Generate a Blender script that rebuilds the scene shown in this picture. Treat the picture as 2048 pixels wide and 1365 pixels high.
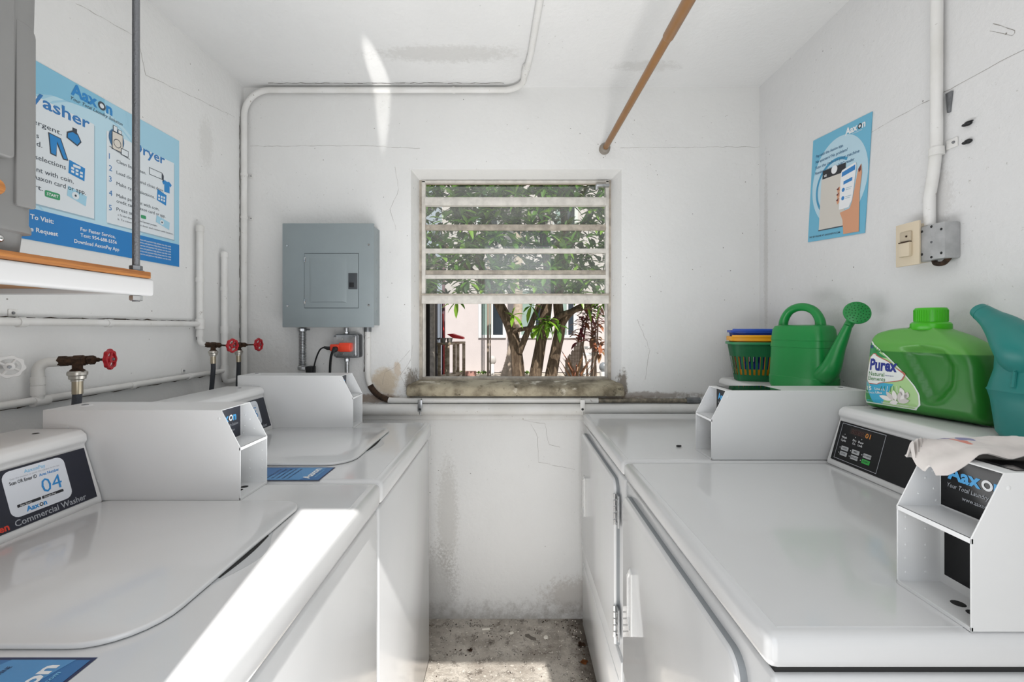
import bpy, bmesh, math, random
from mathutils import Vector, Matrix, noise
PI = math.pi
for o in list(bpy.data.objects): bpy.data.objects.remove(o)
SC = bpy.context.scene
COL = SC.collection

# ------------------------------------------------------------ camera, sky, sun, lights
CZ = 1.285                      # camera height
F = 890.0                       # focal length in pixels of a 2048 wide frame
VX, VY = 1022.0, 655.0          # vanishing point of the depth direction
cam = bpy.data.cameras.new('camera'); camo = bpy.data.objects.new('camera', cam); COL.objects.link(camo)
camo.location = (0, 0, CZ); camo.rotation_euler = (PI/2, 0, 0)
cam.sensor_width = 36; cam.lens = F*36/2048
cam.shift_x = (1024-VX)/2048; cam.shift_y = -(682.5-VY)/2048
cam.clip_start = 0.02; cam.clip_end = 200
SC.camera = camo
vs = SC.view_settings
vs.view_transform = 'Standard'; vs.look = 'None'; vs.gamma = 1; vs.use_curve_mapping = False
vs.exposure = 0.0

world = bpy.data.worlds.new('sky'); SC.world = world; world.use_nodes = True
bg = world.node_tree.nodes['Background']
bg.inputs[0].default_value = (0.80, 0.88, 1.0, 1); bg.inputs[1].default_value = 0.75

def light(name, kind, loc, energy, color=(1,1,1), size=None, rot=None, **k):
    l = bpy.data.lights.new(name, kind); o = bpy.data.objects.new(name, l); COL.objects.link(o)
    o.location = loc; l.energy = energy; l.color = color
    if rot: o.rotation_euler = rot
    if size and kind == 'AREA':
        l.shape = 'RECTANGLE'; l.size, l.size_y = size
    for a, v in k.items(): setattr(l, a, v)
    return o
SUN = Vector((-0.15, 1, -1.136)).normalized()
s_ = light('sun', 'SUN', (0, -3, 5), 5.8, (1, .97, .93), angle=math.radians(0.4))
s_.rotation_euler = SUN.to_track_quat('-Z', 'Y').to_euler()
light('door_daylight_fill', 'AREA', (0.06, -0.24, 1.08), 7.4, (.95, .975, 1), (0.66, 2.0), (PI/2, 0, 0))  # added soft lamp in the doorway, on top of the sky light
light('ceiling_fill', 'AREA', (-0.04, 0.55, 2.325), 1.6, (1, .995, .985), (1.9, 1.2), (0, 0, 0))  # added soft fill below the ceiling, no fixture there
light('deck_bounce_fill', 'AREA', (-.07, 0.98, 0.95), 10.8, (.985, .99, 1), (.84, 1.25), (PI, 0, 0))      # added lamp, imitates daylight thrown up by the white decks
light('floor_bounce_fill', 'AREA', (0.0, 0.70, 0.03), 6.2, (1, .995, .985), (0.52, 1.3), (PI, 0, 0))            # added lamp, imitates bounce from the sunlit floor
g_ = light('glint_spot', 'SPOT', (-0.47, 0.95, 0.96), 60, (1, .98, .94), spot_size=math.radians(19), spot_blend=.7, shadow_soft_size=.004)  # added unseen spot that throws the glint onto ceiling and back wall
g_.rotation_euler = (Vector((-0.555, 1.86, 2.30))-g_.location).to_track_quat('-Z', 'Y').to_euler(); g_.scale = (0.16, 1, 1)

# ------------------------------------------------------------ helpers
def P(px, py, D): return Vector(((px-VX)/F*D, D, CZ-(py-VY)/F*D))     # photo pixel -> point at depth D
def lin(h):
    h = h.lstrip('#'); c = [int(h[i:i+2], 16)/255 for i in (0, 2, 4)]
    return tuple(x/12.92 if x <= .04045 else ((x+.055)/1.055)**2.4 for x in c)

class NT:
    def __init__(s, m): s.t = m.node_tree; s.n = s.t.nodes; s.l = s.t.links
    def new(s, k, **a):
        n = s.n.new(k)
        for x, v in a.items(): setattr(n, x, v)
        return n
    def link(s, a, b): s.l.new(a, b)
    def put(s, sock, v):
        if hasattr(v, 'is_output') or isinstance(v, bpy.types.NodeSocket): s.link(v, sock)
        else: sock.default_value = v
    def math(s, op, a, b=0.0, clamp=False):
        n = s.new('ShaderNodeMath', operation=op, use_clamp=clamp); s.put(n.inputs[0], a); s.put(n.inputs[1], b); return n.outputs[0]
    def noise(s, vec, scale, detail=4, rough=.55, dist=0):
        n = s.new('ShaderNodeTexNoise'); s.link(vec, n.inputs['Vector']); n.inputs['Scale'].default_value = scale
        n.inputs['Detail'].default_value = detail; n.inputs['Roughness'].default_value = rough; n.inputs['Distortion'].default_value = dist
        return n.outputs['Fac']
    def ramp(s, f, a, b, ca=0.0, cb=1.0):
        n = s.new('ShaderNodeMapRange'); n.interpolation_type = 'SMOOTHSTEP'
        s.put(n.inputs[0], f); n.inputs[1].default_value = a; n.inputs[2].default_value = b; n.inputs[3].default_value = ca; n.inputs[4].default_value = cb
        return n.outputs[0]
    def mix(s, f, a, b):
        n = s.new('ShaderNodeMix', data_type='RGBA'); s.put(n.inputs[0], f)
        for i, v in ((6, a), (7, b)):
            if isinstance(v, tuple): n.inputs[i].default_value = (*v[:3], 1)
            else: s.link(v, n.inputs[i])
        return n.outputs[2]
    def coord(s): return s.new('ShaderNodeTexCoord').outputs['Object']
    def bump(s, h, strength, dist=.01):
        n = s.new('ShaderNodeBump'); n.inputs['Strength'].default_value = strength; n.inputs['Distance'].default_value = dist
        s.link(h, n.inputs['Height']); return n.outputs[0]

MATS = {}
def mat(name, col, rough=.5, metal=0, var=0.0, vscale=20, bump=0.0, bscale=60, coat=0, trans=0, emit=None, estr=0, spec=None, sss=0):
    if name in MATS: return MATS[name]
    if isinstance(col, str): col = lin(col)
    m = bpy.data.materials.new(name); m.use_nodes = True; t = NT(m); b = t.n['Principled BSDF']
    b.inputs['Base Color'].default_value = (*col, 1); b.inputs['Roughness'].default_value = rough; b.inputs['Metallic'].default_value = metal
    b.inputs['Coat Weight'].default_value = coat; b.inputs['Coat Roughness'].default_value = .05
    b.inputs['Transmission Weight'].default_value = trans
    if spec is not None: b.inputs['Specular IOR Level'].default_value = spec
    if sss:
        b.inputs['Subsurface Weight'].default_value = sss; b.inputs['Subsurface Scale'].default_value = .02
    if emit: b.inputs['Emission Color'].default_value = (*lin(emit), 1); b.inputs['Emission Strength'].default_value = estr
    if var or bump:
        c = t.coord()
        if var:
            f = t.ramp(t.noise(c, vscale, 5), .3, .7)
            t.link(t.mix(f, tuple(x*(1-var) for x in col), tuple(min(1, x*(1+var*.4)) for x in col)), b.inputs['Base Color'])
        if bump: t.link(t.bump(t.noise(c, bscale, 4), bump), b.inputs['Normal'])
    MATS[name] = m; return m

def plaster(name, col, spots=(), speck=.75, rough=.75, bumpk=.35, base_dirt=None):
    """painted stucco; spots = (centre, radii, colour, amount, noise scale) wear marks that belong to the wall"""
    m = bpy.data.materials.new(name); m.use_nodes = True; t = NT(m); b = t.n['Principled BSDF']; c = t.coord()
    big = t.ramp(t.noise(c, 2.2, 5), .3, .7)
    out = t.mix(big, tuple(x*.955 for x in col), col)
    # small dark specks
    v = t.new('ShaderNodeTexVoronoi'); t.link(c, v.inputs['Vector']); v.inputs['Scale'].default_value = 26
    sp = t.math('MULTIPLY', t.ramp(v.outputs['Distance'], .07, .045), t.ramp(t.noise(c, 5, 3), .49, .58))
    out = t.mix(t.math('MULTIPLY', sp, speck), out, lin('5b5348'))
    sc = t.math('MULTIPLY', t.ramp(t.noise(c, 90, 4, .7), .66, .72), t.ramp(t.noise(c, 4, 3), .5, .62))
    out = t.mix(t.math('MULTIPLY', sc, .35*speck*2), out, lin('8d877c'))
    for cen, rad, color, amt, ns in spots:
        mp = t.new('ShaderNodeVectorMath', operation='SUBTRACT'); t.link(c, mp.inputs[0]); mp.inputs[1].default_value = cen
        dv = t.new('ShaderNodeVectorMath', operation='DIVIDE'); t.link(mp.outputs[0], dv.inputs[0]); dv.inputs[1].default_value = rad
        ln = t.new('ShaderNodeVectorMath', operation='LENGTH'); t.link(dv.outputs[0], ln.inputs[0])
        d = t.math('ADD', ln.outputs['Value'], t.math('MULTIPLY', t.math('SUBTRACT', t.noise(c, ns*1.6, 7, .72), .5), 1.7))
        out = t.mix(t.math('MULTIPLY', t.ramp(d, 1.0, .45), amt), out, color)
    if base_dirt:
        z = t.new('ShaderNodeSeparateXYZ'); t.link(c, z.inputs[0])
        d = t.math('ADD', z.outputs[2], t.math('MULTIPLY', t.math('SUBTRACT', t.noise(c, 24, 7, .75), .5), -.26))
        out = t.mix(t.ramp(d, base_dirt, -.03, 0, .55), out, lin('6f665a'))
    t.link(out, b.inputs['Base Color']); b.inputs['Roughness'].default_value = rough
    h = t.math('ADD', t.noise(c, 55, 5, .6), t.math('MULTIPLY', t.noise(c, 9, 3), 1.5))
    t.link(t.bump(h, bumpk, .006), b.inputs['Normal'])
    return m

def wood(name, a, b_, scale=(3, 40, 40), rough=.55):
    m = bpy.data.materials.new(name); m.use_nodes = True; t = NT(m); b = t.n['Principled BSDF']
    mp = t.new('ShaderNodeMapping'); t.link(t.coord(), mp.inputs[0]); mp.inputs['Scale'].default_value = scale
    f = t.ramp(t.noise(mp.outputs[0], 1.0, 6, .65), .35, .65)
    t.link(t.mix(f, lin(a), lin(b_)), b.inputs['Base Color']); b.inputs['Roughness'].default_value = rough
    t.link(t.bump(f, .3, .003), b.inputs['Normal']); MATS[name] = m
    return m

def root_matrix(o):
    while o.parent: o = o.parent
    return Matrix.LocRotScale(o.location, o.rotation_euler, None)

def setp(o, label=None, cat=None, group=None, kind=None):
    if label: o['label'] = label
    if cat: o['category'] = cat
    if group: o['group'] = group
    if kind: o['kind'] = kind
    return o

def thing(name, label, cat, loc=(0, 0, 0), rz=0, group=None, kind=None):
    o = bpy.data.objects.new(name, None); COL.objects.link(o); o.location = loc; o.rotation_euler = (0, 0, rz)
    o.empty_display_size = .05
    return setp(o, label, cat, group, kind)

class MB:
    def __init__(s): s.bm = bmesh.new(); s.mats = []
    def mi(s, m):
        if m is None: return 0
        if m not in s.mats: s.mats.append(m)
        return s.mats.index(m)
    def _merge(s, bm, m):
        i = s.mi(m)
        for f in bm.faces: f.material_index = i
        me = bpy.data.meshes.new('tmp'); bm.to_mesh(me); bm.free(); s.bm.from_mesh(me); bpy.data.meshes.remove(me)
    def box(s, x0, x1, y0, y1, z0, z1, m=None, bev=0, seg=2, M=None):
        bm = bmesh.new(); bmesh.ops.create_cube(bm, size=1)
        for v in bm.verts:
            v.co = Vector(((x0+x1)/2+v.co.x*(x1-x0), (y0+y1)/2+v.co.y*(y1-y0), (z0+z1)/2+v.co.z*(z1-z0)))
        if bev: bmesh.ops.bevel(bm, geom=bm.edges[:], offset=bev, segments=seg, profile=.5, affect='EDGES', clamp_overlap=True)
        if M: bm.transform(M)
        s._merge(bm, m); return s
    def prism(s, pts, fn, a, b, m=None, bev=0, seg=2):
        """closed 2D outline pts, fn(p, t) -> 3D, swept from t=a to t=b"""
        bm = bmesh.new(); A = [bm.verts.new(fn(p, a)) for p in pts]; B = [bm.verts.new(fn(p, b)) for p in pts]
        n = len(pts); bm.faces.new(A[::-1]); bm.faces.new(B)
        for i in range(n): bm.faces.new((A[i], A[(i+1) % n], B[(i+1) % n], B[i]))
        bmesh.ops.recalc_face_normals(bm, faces=bm.faces[:])
        if bev:
            es = [e for e in bm.edges if e.is_manifold and e.calc_face_angle(0) > .45]
            bmesh.ops.bevel(bm, geom=es, offset=bev, segments=seg, profile=.5, affect='EDGES', clamp_overlap=True)
        s._merge(bm, m); return s
    def loft(s, loops, m=None, cap=True, closed=True):
        bm = bmesh.new(); R = [[bm.verts.new(p) for p in L] for L in loops]; n = len(loops[0])
        for a, b in zip(R, R[1:]):
            for i in range(n if closed else n-1):
                bm.faces.new((a[i], a[(i+1) % n], b[(i+1) % n], b[i]))
        if cap and closed:
            bm.faces.new(R[0][::-1]); bm.faces.new(R[-1])
        bmesh.ops.remove_doubles(bm, verts=bm.verts[:], dist=1e-6)
        bmesh.ops.recalc_face_normals(bm, faces=bm.faces[:])
        s._merge(bm, m); return s
    def tube(s, pts, r, m=None, n=16, cap=True, smooth=0):
        pts = [Vector(p) for p in pts]
        if not isinstance(r, (list, tuple)): r = [r]*len(pts)
        if smooth: pts, r = catmull(pts, r, smooth)
        loops = []; t0 = (pts[1]-pts[0]).normalized()
        up = Vector((0, 0, 1)) if abs(t0.z) < .9 else Vector((1, 0, 0)); u = t0.cross(up).normalized()
        for i, p in enumerate(pts):
            a = pts[max(0, i-1)]; b = pts[min(len(pts)-1, i+1)]; t = (b-a).normalized()
            u = (u - t*u.dot(t)).normalized(); w = t.cross(u)
            loops.append([p+(u*math.cos(2*PI*k/n)+w*math.sin(2*PI*k/n))*r[i] for k in range(n)])
        return s.loft(loops, m, cap)
    def cyl(s, p0, p1, r0, r1=None, m=None, n=24):
        return s.tube([p0, p1], [r0, r0 if r1 is None else r1], m, n)
    def lathe(s, prof, o, axis=(0, 0, 1), m=None, n=28, cap=True):
        o = Vector(o); ax = Vector(axis).normalized(); u = ax.orthogonal().normalized(); w = ax.cross(u)
        return s.loft([[o+ax*h+(u*math.cos(2*PI*k/n)+w*math.sin(2*PI*k/n))*max(r, 1e-5) for k in range(n)] for r, h in prof], m, cap)
    def ball(s, c, r, m=None, sc=(1, 1, 1), seg=14):
        bm = bmesh.new(); bmesh.ops.create_uvsphere(bm, u_segments=seg, v_segments=max(6, seg//2+1), radius=r)
        for v in bm.verts: v.co = Vector((v.co.x*sc[0], v.co.y*sc[1], v.co.z*sc[2]))+Vector(c)
        s._merge(bm, m); return s
    def poly(s, pts, m=None):
        i = s.mi(m); f = s.bm.faces.new([s.bm.verts.new(Vector(p)) for p in pts]); f.material_index = i; return s
    def build(s, name, m=None, parent=None, local=False, angle=35):
        me = bpy.data.meshes.new(name); 
        if parent is not None and not local: s.bm.transform(root_matrix(parent).inverted())
        s.bm.to_mesh(me); s.bm.free()
        if s.mats:
            for x in s.mats: me.materials.append(x)
        elif m: me.materials.append(m)
        me.shade_smooth(); me.set_sharp_from_angle(angle=math.radians(angle))
        o = bpy.data.objects.new(name, me); COL.objects.link(o)
        if parent is not None: o.parent = parent
        return o

def catmull(pts, r, k):
    P_, R_ = [], []
    n = len(pts)
    for i in range(n-1):
        p0, p1, p2, p3 = pts[max(0, i-1)], pts[i], pts[i+1], pts[min(n-1, i+2)]
        for j in range(k):
            t = j/k
            P_.append(.5*((2*p1)+(p2-p0)*t+(2*p0-5*p1+4*p2-p3)*t*t+(3*p1-p0-3*p2+p3)*t**3)); R_.append(r[i]*(1-t)+r[i+1]*t)
    return P_+[pts[-1]], R_+[r[-1]]
def arc(c, u, v, r, a0, a1, n=8):
    c, u, v = Vector(c), Vector(u), Vector(v)
    return [c+(u*math.cos(math.radians(a0+(a1-a0)*i/n))+v*math.sin(math.radians(a0+(a1-a0)*i/n)))*r for i in range(n+1)]
def rrect(x0, x1, y0, y1, r, n=6):
    """rounded rectangle; r a number or (bl, br, tr, tl)"""
    if not isinstance(r, (tuple, list)): r = (r,)*4
    out = []
    for (cx, cy, a), q in zip(((x0, y0, 180), (x1, y0, 270), (x1, y1, 0), (x0, y1, 90)), r):
        sx = 1 if cx == x0 else -1; sy = 1 if cy == y0 else -1
        for i in range(n+1):
            t = math.radians(a+90*i/n); out.append((cx+sx*q+q*math.cos(t), cy+sy*q+q*math.sin(t)))
    return out
def copy_tree(o, parent=None):
    c = o.copy(); COL.objects.link(c); c.parent = parent
    for ch in o.children: copy_tree(ch, c)
    return c

_font = {}
def text_geo(s, bold=0.0, sh=0.0):
    key = (s, bold, sh)
    if key in _font: return _font[key]
    cu = bpy.data.curves.new('t', 'FONT'); cu.body = s; cu.size = 1; cu.offset = bold; cu.shear = sh; cu.resolution_u = 2; cu.fill_mode = 'FRONT'
    o = bpy.data.objects.new('t', cu); COL.objects.link(o)
    me = bpy.data.meshes.new_from_object(o.evaluated_get(bpy.context.evaluated_depsgraph_get()))
    vs_ = [(v.co.x, v.co.y) for v in me.vertices]; fs = [tuple(p.vertices) for p in me.polygons]
    bpy.data.objects.remove(o); bpy.data.curves.remove(cu); bpy.data.meshes.remove(me)
    _font[key] = (vs_, fs); return _font[key]

class Art(MB):
    """flat printed artwork in a plane: u right, v up as its reader sees it"""
    def __init__(s, O, U, V, warp=None):
        super().__init__(); s.O = Vector(O); s.U = Vector(U).normalized(); s.V = Vector(V).normalized(); s.N = s.U.cross(s.V); s.warp = warp
    def at(s, u, v, l):
        if s.warp: return s.warp(u, v, l*.00025)
        return s.O+s.U*u+s.V*v+s.N*(l*.00025)
    def pg(s, pts, m, l=1): return s.poly([s.at(u, v, l) for u, v in pts], m)
    def rect(s, u0, v0, u1, v1, m, l=1, r=0, n=5):
        return s.pg(rrect(u0, u1, v0, v1, r, n) if r else [(u0, v0), (u1, v0), (u1, v1), (u0, v1)], m, l)
    def disc(s, u, v, ru, m, l=1, rv=None, n=28):
        rv = rv or ru; return s.pg([(u+ru*math.cos(2*PI*i/n), v+rv*math.sin(2*PI*i/n)) for i in range(n)], m, l)
    def ring(s, u, v, r0, r1, m, l=1, n=28, a0=0, a1=360):
        for i in range(n):
            a = math.radians(a0+(a1-a0)*i/n); b = math.radians(a0+(a1-a0)*(i+1)/n)
            s.pg([(u+r0*math.cos(a), v+r0*math.sin(a)), (u+r1*math.cos(a), v+r1*math.sin(a)), (u+r1*math.cos(b), v+r1*math.sin(b)), (u+r0*math.cos(b), v+r0*math.sin(b))], m, l)
        return s
    def frame(s, u0, v0, u1, v1, w, m, l=1):
        for a in ((u0, v0, u1, v0+w), (u0, v1-w, u1, v1), (u0, v0+w, u0+w, v1-w), (u1-w, v0+w, u1, v1-w)): s.rect(*a, m, l)
        return s
    def slab(s, u0, v0, u1, v1, t, m, r=0):
        pts = rrect(u0, u1, v0, v1, r) if r else [(u0, v0), (u1, v0), (u1, v1), (u0, v1)]
        return s.prism(pts, lambda p, k: s.O+s.U*p[0]+s.V*p[1]+s.N*k, -t, 0, m)
    def text(s, txt, u, v, size, m, l=2, bold=0.0, sh=0.0, w=None, align='L', rot=0):
        vs_, fs = text_geo(txt, bold, sh)
        if not vs_: return 0
        x0 = min(p[0] for p in vs_); x1 = max(p[0] for p in vs_); kx = size
        if w: kx = w/(x1-x0)
        W = (x1-x0)*kx; off = {'L': 0, 'C': -W/2, 'R': -W}[align]; i = s.mi(m); ca, sa = math.cos(rot), math.sin(rot)
        bv = []
        for x, y in vs_:
            a, b = (x-x0)*kx+off, y*size; bv.append(s.bm.verts.new(s.at(u+a*ca-b*sa, v+a*sa+b*ca, l)))
        for f in fs:
            try: q = s.bm.faces.new([bv[k] for k in f]); q.material_index = i
            except ValueError: pass
        return W
    def logo(s, u, v, size, m, ring, hole=None, l=2):
        w = s.text('Aax', u, v, size, m, l, bold=.035)
        r = size*.27; cu = u+w+r*1.12
        s.ring(cu, v+r*.98, r*.55, r, ring, l)
        if hole: s.disc(cu, v+r*.98, r*.55, hole, l)
        w2 = s.text('n', cu+r*1.15, v, size, m, l, bold=.035)
        return cu+r*1.15+w2-u
    def line(s, pts, w, m, l=2):
        for (a, b), (c, d) in zip(pts, pts[1:]):
            L = math.hypot(c-a, d-b) or 1; nx, ny = -(d-b)/L*w/2, (c-a)/L*w/2
            s.pg([(a+nx, b+ny), (a-nx, b-ny), (c-nx, d-ny), (c+nx, d+ny)], m, l)
        return s

# ------------------------------------------------------------ materials
WHITE = (.80, .80, .79)
enamel = mat('white_enamel', (.70, .705, .71), .16, coat=.4, var=.02, vscale=3)
coated = mat('white_powder_coat', (.74, .745, .745), .38, var=.02, vscale=5)
plastic_w = mat('white_console_plastic', (.76, .76, .755), .3)
gap = mat('shadow_gap_dark', '2a2a2a', .9)  # near-black; puts shade into seams and recesses, also used for screw heads
navy = mat('navy_panel', '1a1d2c', .28)
black = mat('black_panel', '08080a', .2, spec=.35)
gloss_black = mat('gloss_black_plate', '0b0b0d', .06)
ink = mat('ink_black', '1d1f25', .5)
white_ink = mat('ink_white', 'e8eaec', .5)
grey_ink = mat('ink_grey', 'a9adb3', .5)
blue_ink = mat('ink_blue', '2a86c8', .5)
lblue_ink = mat('ink_light_blue', '7fc0e4', .5)
red_ink = mat('ink_red', 'd8402c', .5)
green_ink = mat('ink_green', '3f9a6a', .5)
sticker_w = mat('sticker_white', 'd9dde4', .4)
steel = mat('galvanised_steel', 'b9bbbd', .32, 1, var=.2, vscale=60)
dsteel = mat('dull_steel', '8b8d90', .45, .9, var=.25, vscale=40)
chrome = mat('chrome', 'd6d6d6', .15, 1)
rust = mat('corroded_brass', '4a3526', .65, .5, var=.5, vscale=120, bump=.5, bscale=200)
red_wheel = mat('red_valve_paint', 'b3202a', .35, var=.25, vscale=90)
hose_m = mat('grey_braided_hose', '4a4e55', .6, bump=.4, bscale=300)
hose_b = mat('black_hose', '2e3238', .55)
def pipepaint():
    m = bpy.data.materials.new('painted_pipe'); m.use_nodes = True; t = NT(m); b = t.n['Principled BSDF']; c = t.coord()
    o = t.mix(t.ramp(t.noise(c, 6, 4), .35, .7), (.78, .775, .76), (.70, .69, .66))
    o = t.mix(t.ramp(t.noise(c, 42, 5, .7), .64, .72, 0, .7), o, lin('7d6c57'))
    t.link(o, b.inputs['Base Color']); b.inputs['Roughness'].default_value = .5; t.link(t.bump(t.noise(c, 50, 4), .3, .004), b.inputs['Normal'])
    MATS['pipe'] = m; return m
pipe_m = pipepaint()
stain_m = mat('rust_stained_steel', '3f2c1d', .85, var=.6, vscale=70, bump=.6, bscale=120)
panel_grey = mat('grey_panel_enamel', '8d979a', .42, var=.03, vscale=10)
panel_dark = mat('dark_latch', '43474b', .4)
orange_p = mat('orange_adapter', 'e2452a', .4)
rubber = mat('black_rubber', '16171a', .5)
almond = mat('almond_plastic', 'd6c8b0', .4)
almond_d = mat('almond_plastic_worn', 'bdb09a', .5)

# ------------------------------------------------------------ room shell
XL, XR, YB, ZC, YF = -1.178, 1.094, 1.96, 2.342, -0.20
WX0, WX1, WZ0, WZ1 = -0.4405, 0.487, 1.0, 1.981       # window opening
crack_m = mat('crack_grey', '857f76', .9)
wall_l = plaster('wall_left_paint', WHITE, [
    ((XL, 1.3, 1.0), (.3, .35, .05), lin('9a9183'), .22, 18), ((XL, 1.86, 1.15), (.3, .05, .16), lin('8e8474'), .2, 20),
    ((XL, 1.72, 2.0), (.3, .05, .12), lin('8c867b'), .15, 90)])
wall_b = plaster('wall_back_paint', WHITE, [
    ((-.55, YB, 1.04), (.085, .3, .07), lin('c7b7a0'), .9, 10), ((-.50, YB, 1.10), (.02, .3, .05), lin('cdbfae'), .9, 25),
    ((-.445, YB, 1.03), (.03, .3, .09), lin('5b4c35'), .8, 40), ((.495, YB, 1.03), (.025, .3, .08), lin('5b4c35'), .8, 40),
    ((0, YB, .975), (.75, .3, .02), lin('7c6a52'), .6, 12), ((-.62, YB, .97), (.15, .3, .025), lin('7c5f42'), .7, 18),
    ((.55, YB, .985), (.35, .3, .022), lin('6a5540'), .6, 18),
    ((-.28, YB, .45), (.06, .3, .32), lin('9b958a'), .28, 60), ((-.33, YB, .12), (.12, .3, .25), lin('6a6358'), .3, 60),
    ((.30, YB, .10), (.2, .3, .10), lin('8a7a68'), .35, 40), ((-1.1, YB, 1.0), (.2, .3, .3), lin('a59d90'), .12, 12)], base_dirt=.10)
wall_r = plaster('wall_right_paint', (.73, .73, .73), [((XR, 1.91, 1.6), (.3, .02, .5), lin('8c867b'), .25, 90),
    ((XR, 1.14, 1.62), (.3, .05, .10), lin('8d8478'), .2, 60)])
ceil_m = plaster('ceiling_paint', (.79, .79, .785), [((-.25, 1.72, ZC), (.35, .07, .3), lin('a9a6a0'), .3, 30), ((.55, 1.8, ZC), (.16, .05, .3), lin('a9a6a0'), .25, 30)], speck=.3)
def concrete():
    m = bpy.data.materials.new('dirty_concrete'); m.use_nodes = True; t = NT(m); b = t.n['Principled BSDF']; c = t.coord()
    o = t.mix(t.ramp(t.noise(c, 7, 6, .6), .35, .65), lin('a79e93'), lin('cfc7bc'))
    o = t.mix(t.ramp(t.noise(c, 30, 7, .78), .51, .60, 0, .8), o, lin('5a5046'))
    o = t.mix(t.ramp(t.noise(c, 60, 5, .7), .56, .63), o, lin('dcd6cb'))
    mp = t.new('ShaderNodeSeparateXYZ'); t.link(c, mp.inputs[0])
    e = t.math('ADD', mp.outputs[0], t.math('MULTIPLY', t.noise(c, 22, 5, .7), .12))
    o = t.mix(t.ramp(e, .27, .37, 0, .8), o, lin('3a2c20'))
    v = t.new('ShaderNodeTexVoronoi'); t.link(c, v.inputs['Vector']); v.inputs['Scale'].default_value = 70
    o = t.mix(t.math('MULTIPLY', t.ramp(v.outputs['Distance'], .2, .12), t.ramp(t.noise(c, 16, 3), .5, .6)), o, lin('2e2a25'))
    t.link(o, b.inputs['Base Color']); b.inputs['Roughness'].default_value = .9
    t.link(t.bump(t.noise(c, 45, 8, .7), .9, .012), b.inputs['Normal']); return m
floor_m = concrete()
MB().box(XL-.1, XR+.1, YF-.1, YB+.1, -.1, 0, floor_m).build('floor')['kind'] = 'structure'
w = MB().box(XL-.1, XR+.1, YF-.1, YB+.16, ZC, ZC+.12, ceil_m)
CEIL = w
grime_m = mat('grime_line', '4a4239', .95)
def crack(w, pts, plane, wd=.0011, seed=1, m=None):
    rnd = random.Random(seed); out = []
    pts = [Vector(p) for p in pts]
    for a, b in zip(pts, pts[1:]):
        n = max(2, int((b-a).length/.02))
        for i in range(n): out.append(a.lerp(b, i/n)+Vector((rnd.uniform(-1, 1), rnd.uniform(-1, 1), rnd.uniform(-1, 1)))*.0022)
    out.append(pts[-1])
    ax = {'x': 0, 'y': 1, 'z': 2}[plane[0]]
    for p in out: p[ax] = plane[1]
    nrm = Vector((0, 0, 0)); nrm[ax] = 1
    for i, (a, b) in enumerate(zip(out, out[1:])):
        s = (b-a).cross(nrm).normalized()*wd*(.35+.65*rnd.random())*.5
        w.poly([a-s, a+s, b+s, b-s], m or crack_m)
wl = MB().box(XL-.1, XL, YF-.1, YB+.1, 0, ZC, wall_l)
def onL(px, py, X=XL): D = X*F/(px-VX); return P(px, py, D)
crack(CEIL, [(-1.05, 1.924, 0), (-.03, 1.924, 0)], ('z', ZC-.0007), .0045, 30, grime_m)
CEIL.build('ceiling')['kind'] = 'structure'
crack(wl, [onL(150, 5), onL(275, 75), onL(290, 150), onL(410, 205), onL(470, 235)], ('x', XL+.0006), seed=2)
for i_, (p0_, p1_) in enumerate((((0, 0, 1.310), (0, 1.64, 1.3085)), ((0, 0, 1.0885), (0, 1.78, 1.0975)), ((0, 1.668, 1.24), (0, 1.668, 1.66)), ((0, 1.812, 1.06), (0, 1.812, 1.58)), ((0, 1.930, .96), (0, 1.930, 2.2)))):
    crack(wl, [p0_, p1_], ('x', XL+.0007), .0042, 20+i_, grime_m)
wl.build('wall_left')['kind'] = 'structure'
wr = MB().box(XR, XR+.1, YF-.1, YB+.1, 0, ZC, wall_r)
crack(wr, [onL(1735, 268, XR), onL(1860, 200, XR), onL(1900, 178, XR), onL(2048, 100, XR), onL(2300, -20, XR)], ('x', XR-.0006), seed=3)
crack(wr, [onL(1985, 48, XR), onL(2030, 60, XR), onL(2026, 72, XR), onL(1980, 62, XR)], ('x', XR-.0006), seed=4)
wr.build('wall_right')['kind'] = 'structure'
wb = MB()
T = YB+.16
wb.box(XL-.1, WX0, YB, T, 0, ZC, wall_b).box(WX1, XR+.1, YB, T, 0, ZC, wall_b).box(WX0, WX1, YB, T, WZ1, ZC, wall_b).box(WX0, WX1, YB, T, 0, WZ0, wall_b)
for sx, X0_, X1_ in ((1, WX0, -.424), (-1, WX1, .4625)):
    wb.prism([(X0_, YB), (X1_, 2.058), (X1_, 2.062), (X0_, 2.062)], lambda p, t: Vector((p[0], p[1], t)), 1.03, WZ1, wall_b)
wb.prism([(WZ1, YB), (1.966, 2.058), (1.966, 2.062), (WZ1, 2.062)], lambda p, t: Vector((t, p[1], p[0])), WX0, WX1, wall_b)
def onB(px, py): return P(px, py, YB)
for q, sd in (([(500, 293), (700, 291), (840, 297)], 5), ([(1240, 296), (1519, 294)], 6), ([(1045, 840), (1090, 848), (1098, 890), (1120, 895)], 7),
              ([(1062, 848), (1075, 875), (1078, 925), (1150, 940)], 8), ([(820, 700), (790, 735), (770, 745), (765, 770)], 9), ([(826, 690), (822, 720), (800, 752), (812, 775)], 10),
              ([(790, 335), (798, 380), (780, 420), (792, 460)], 11), ([(1275, 640), (1300, 700), (1290, 760)], 12)):
    crack(wb, [onB(*p) for p in q], ('y', YB-.0006), seed=sd)
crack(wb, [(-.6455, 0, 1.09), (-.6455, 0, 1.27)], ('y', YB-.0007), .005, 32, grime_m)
wb.build('wall_back')['kind'] = 'structure'
DX0, DX1, DZ = -.256, .43, 2.272                       # doorway behind the camera
wf = MB()
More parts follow.
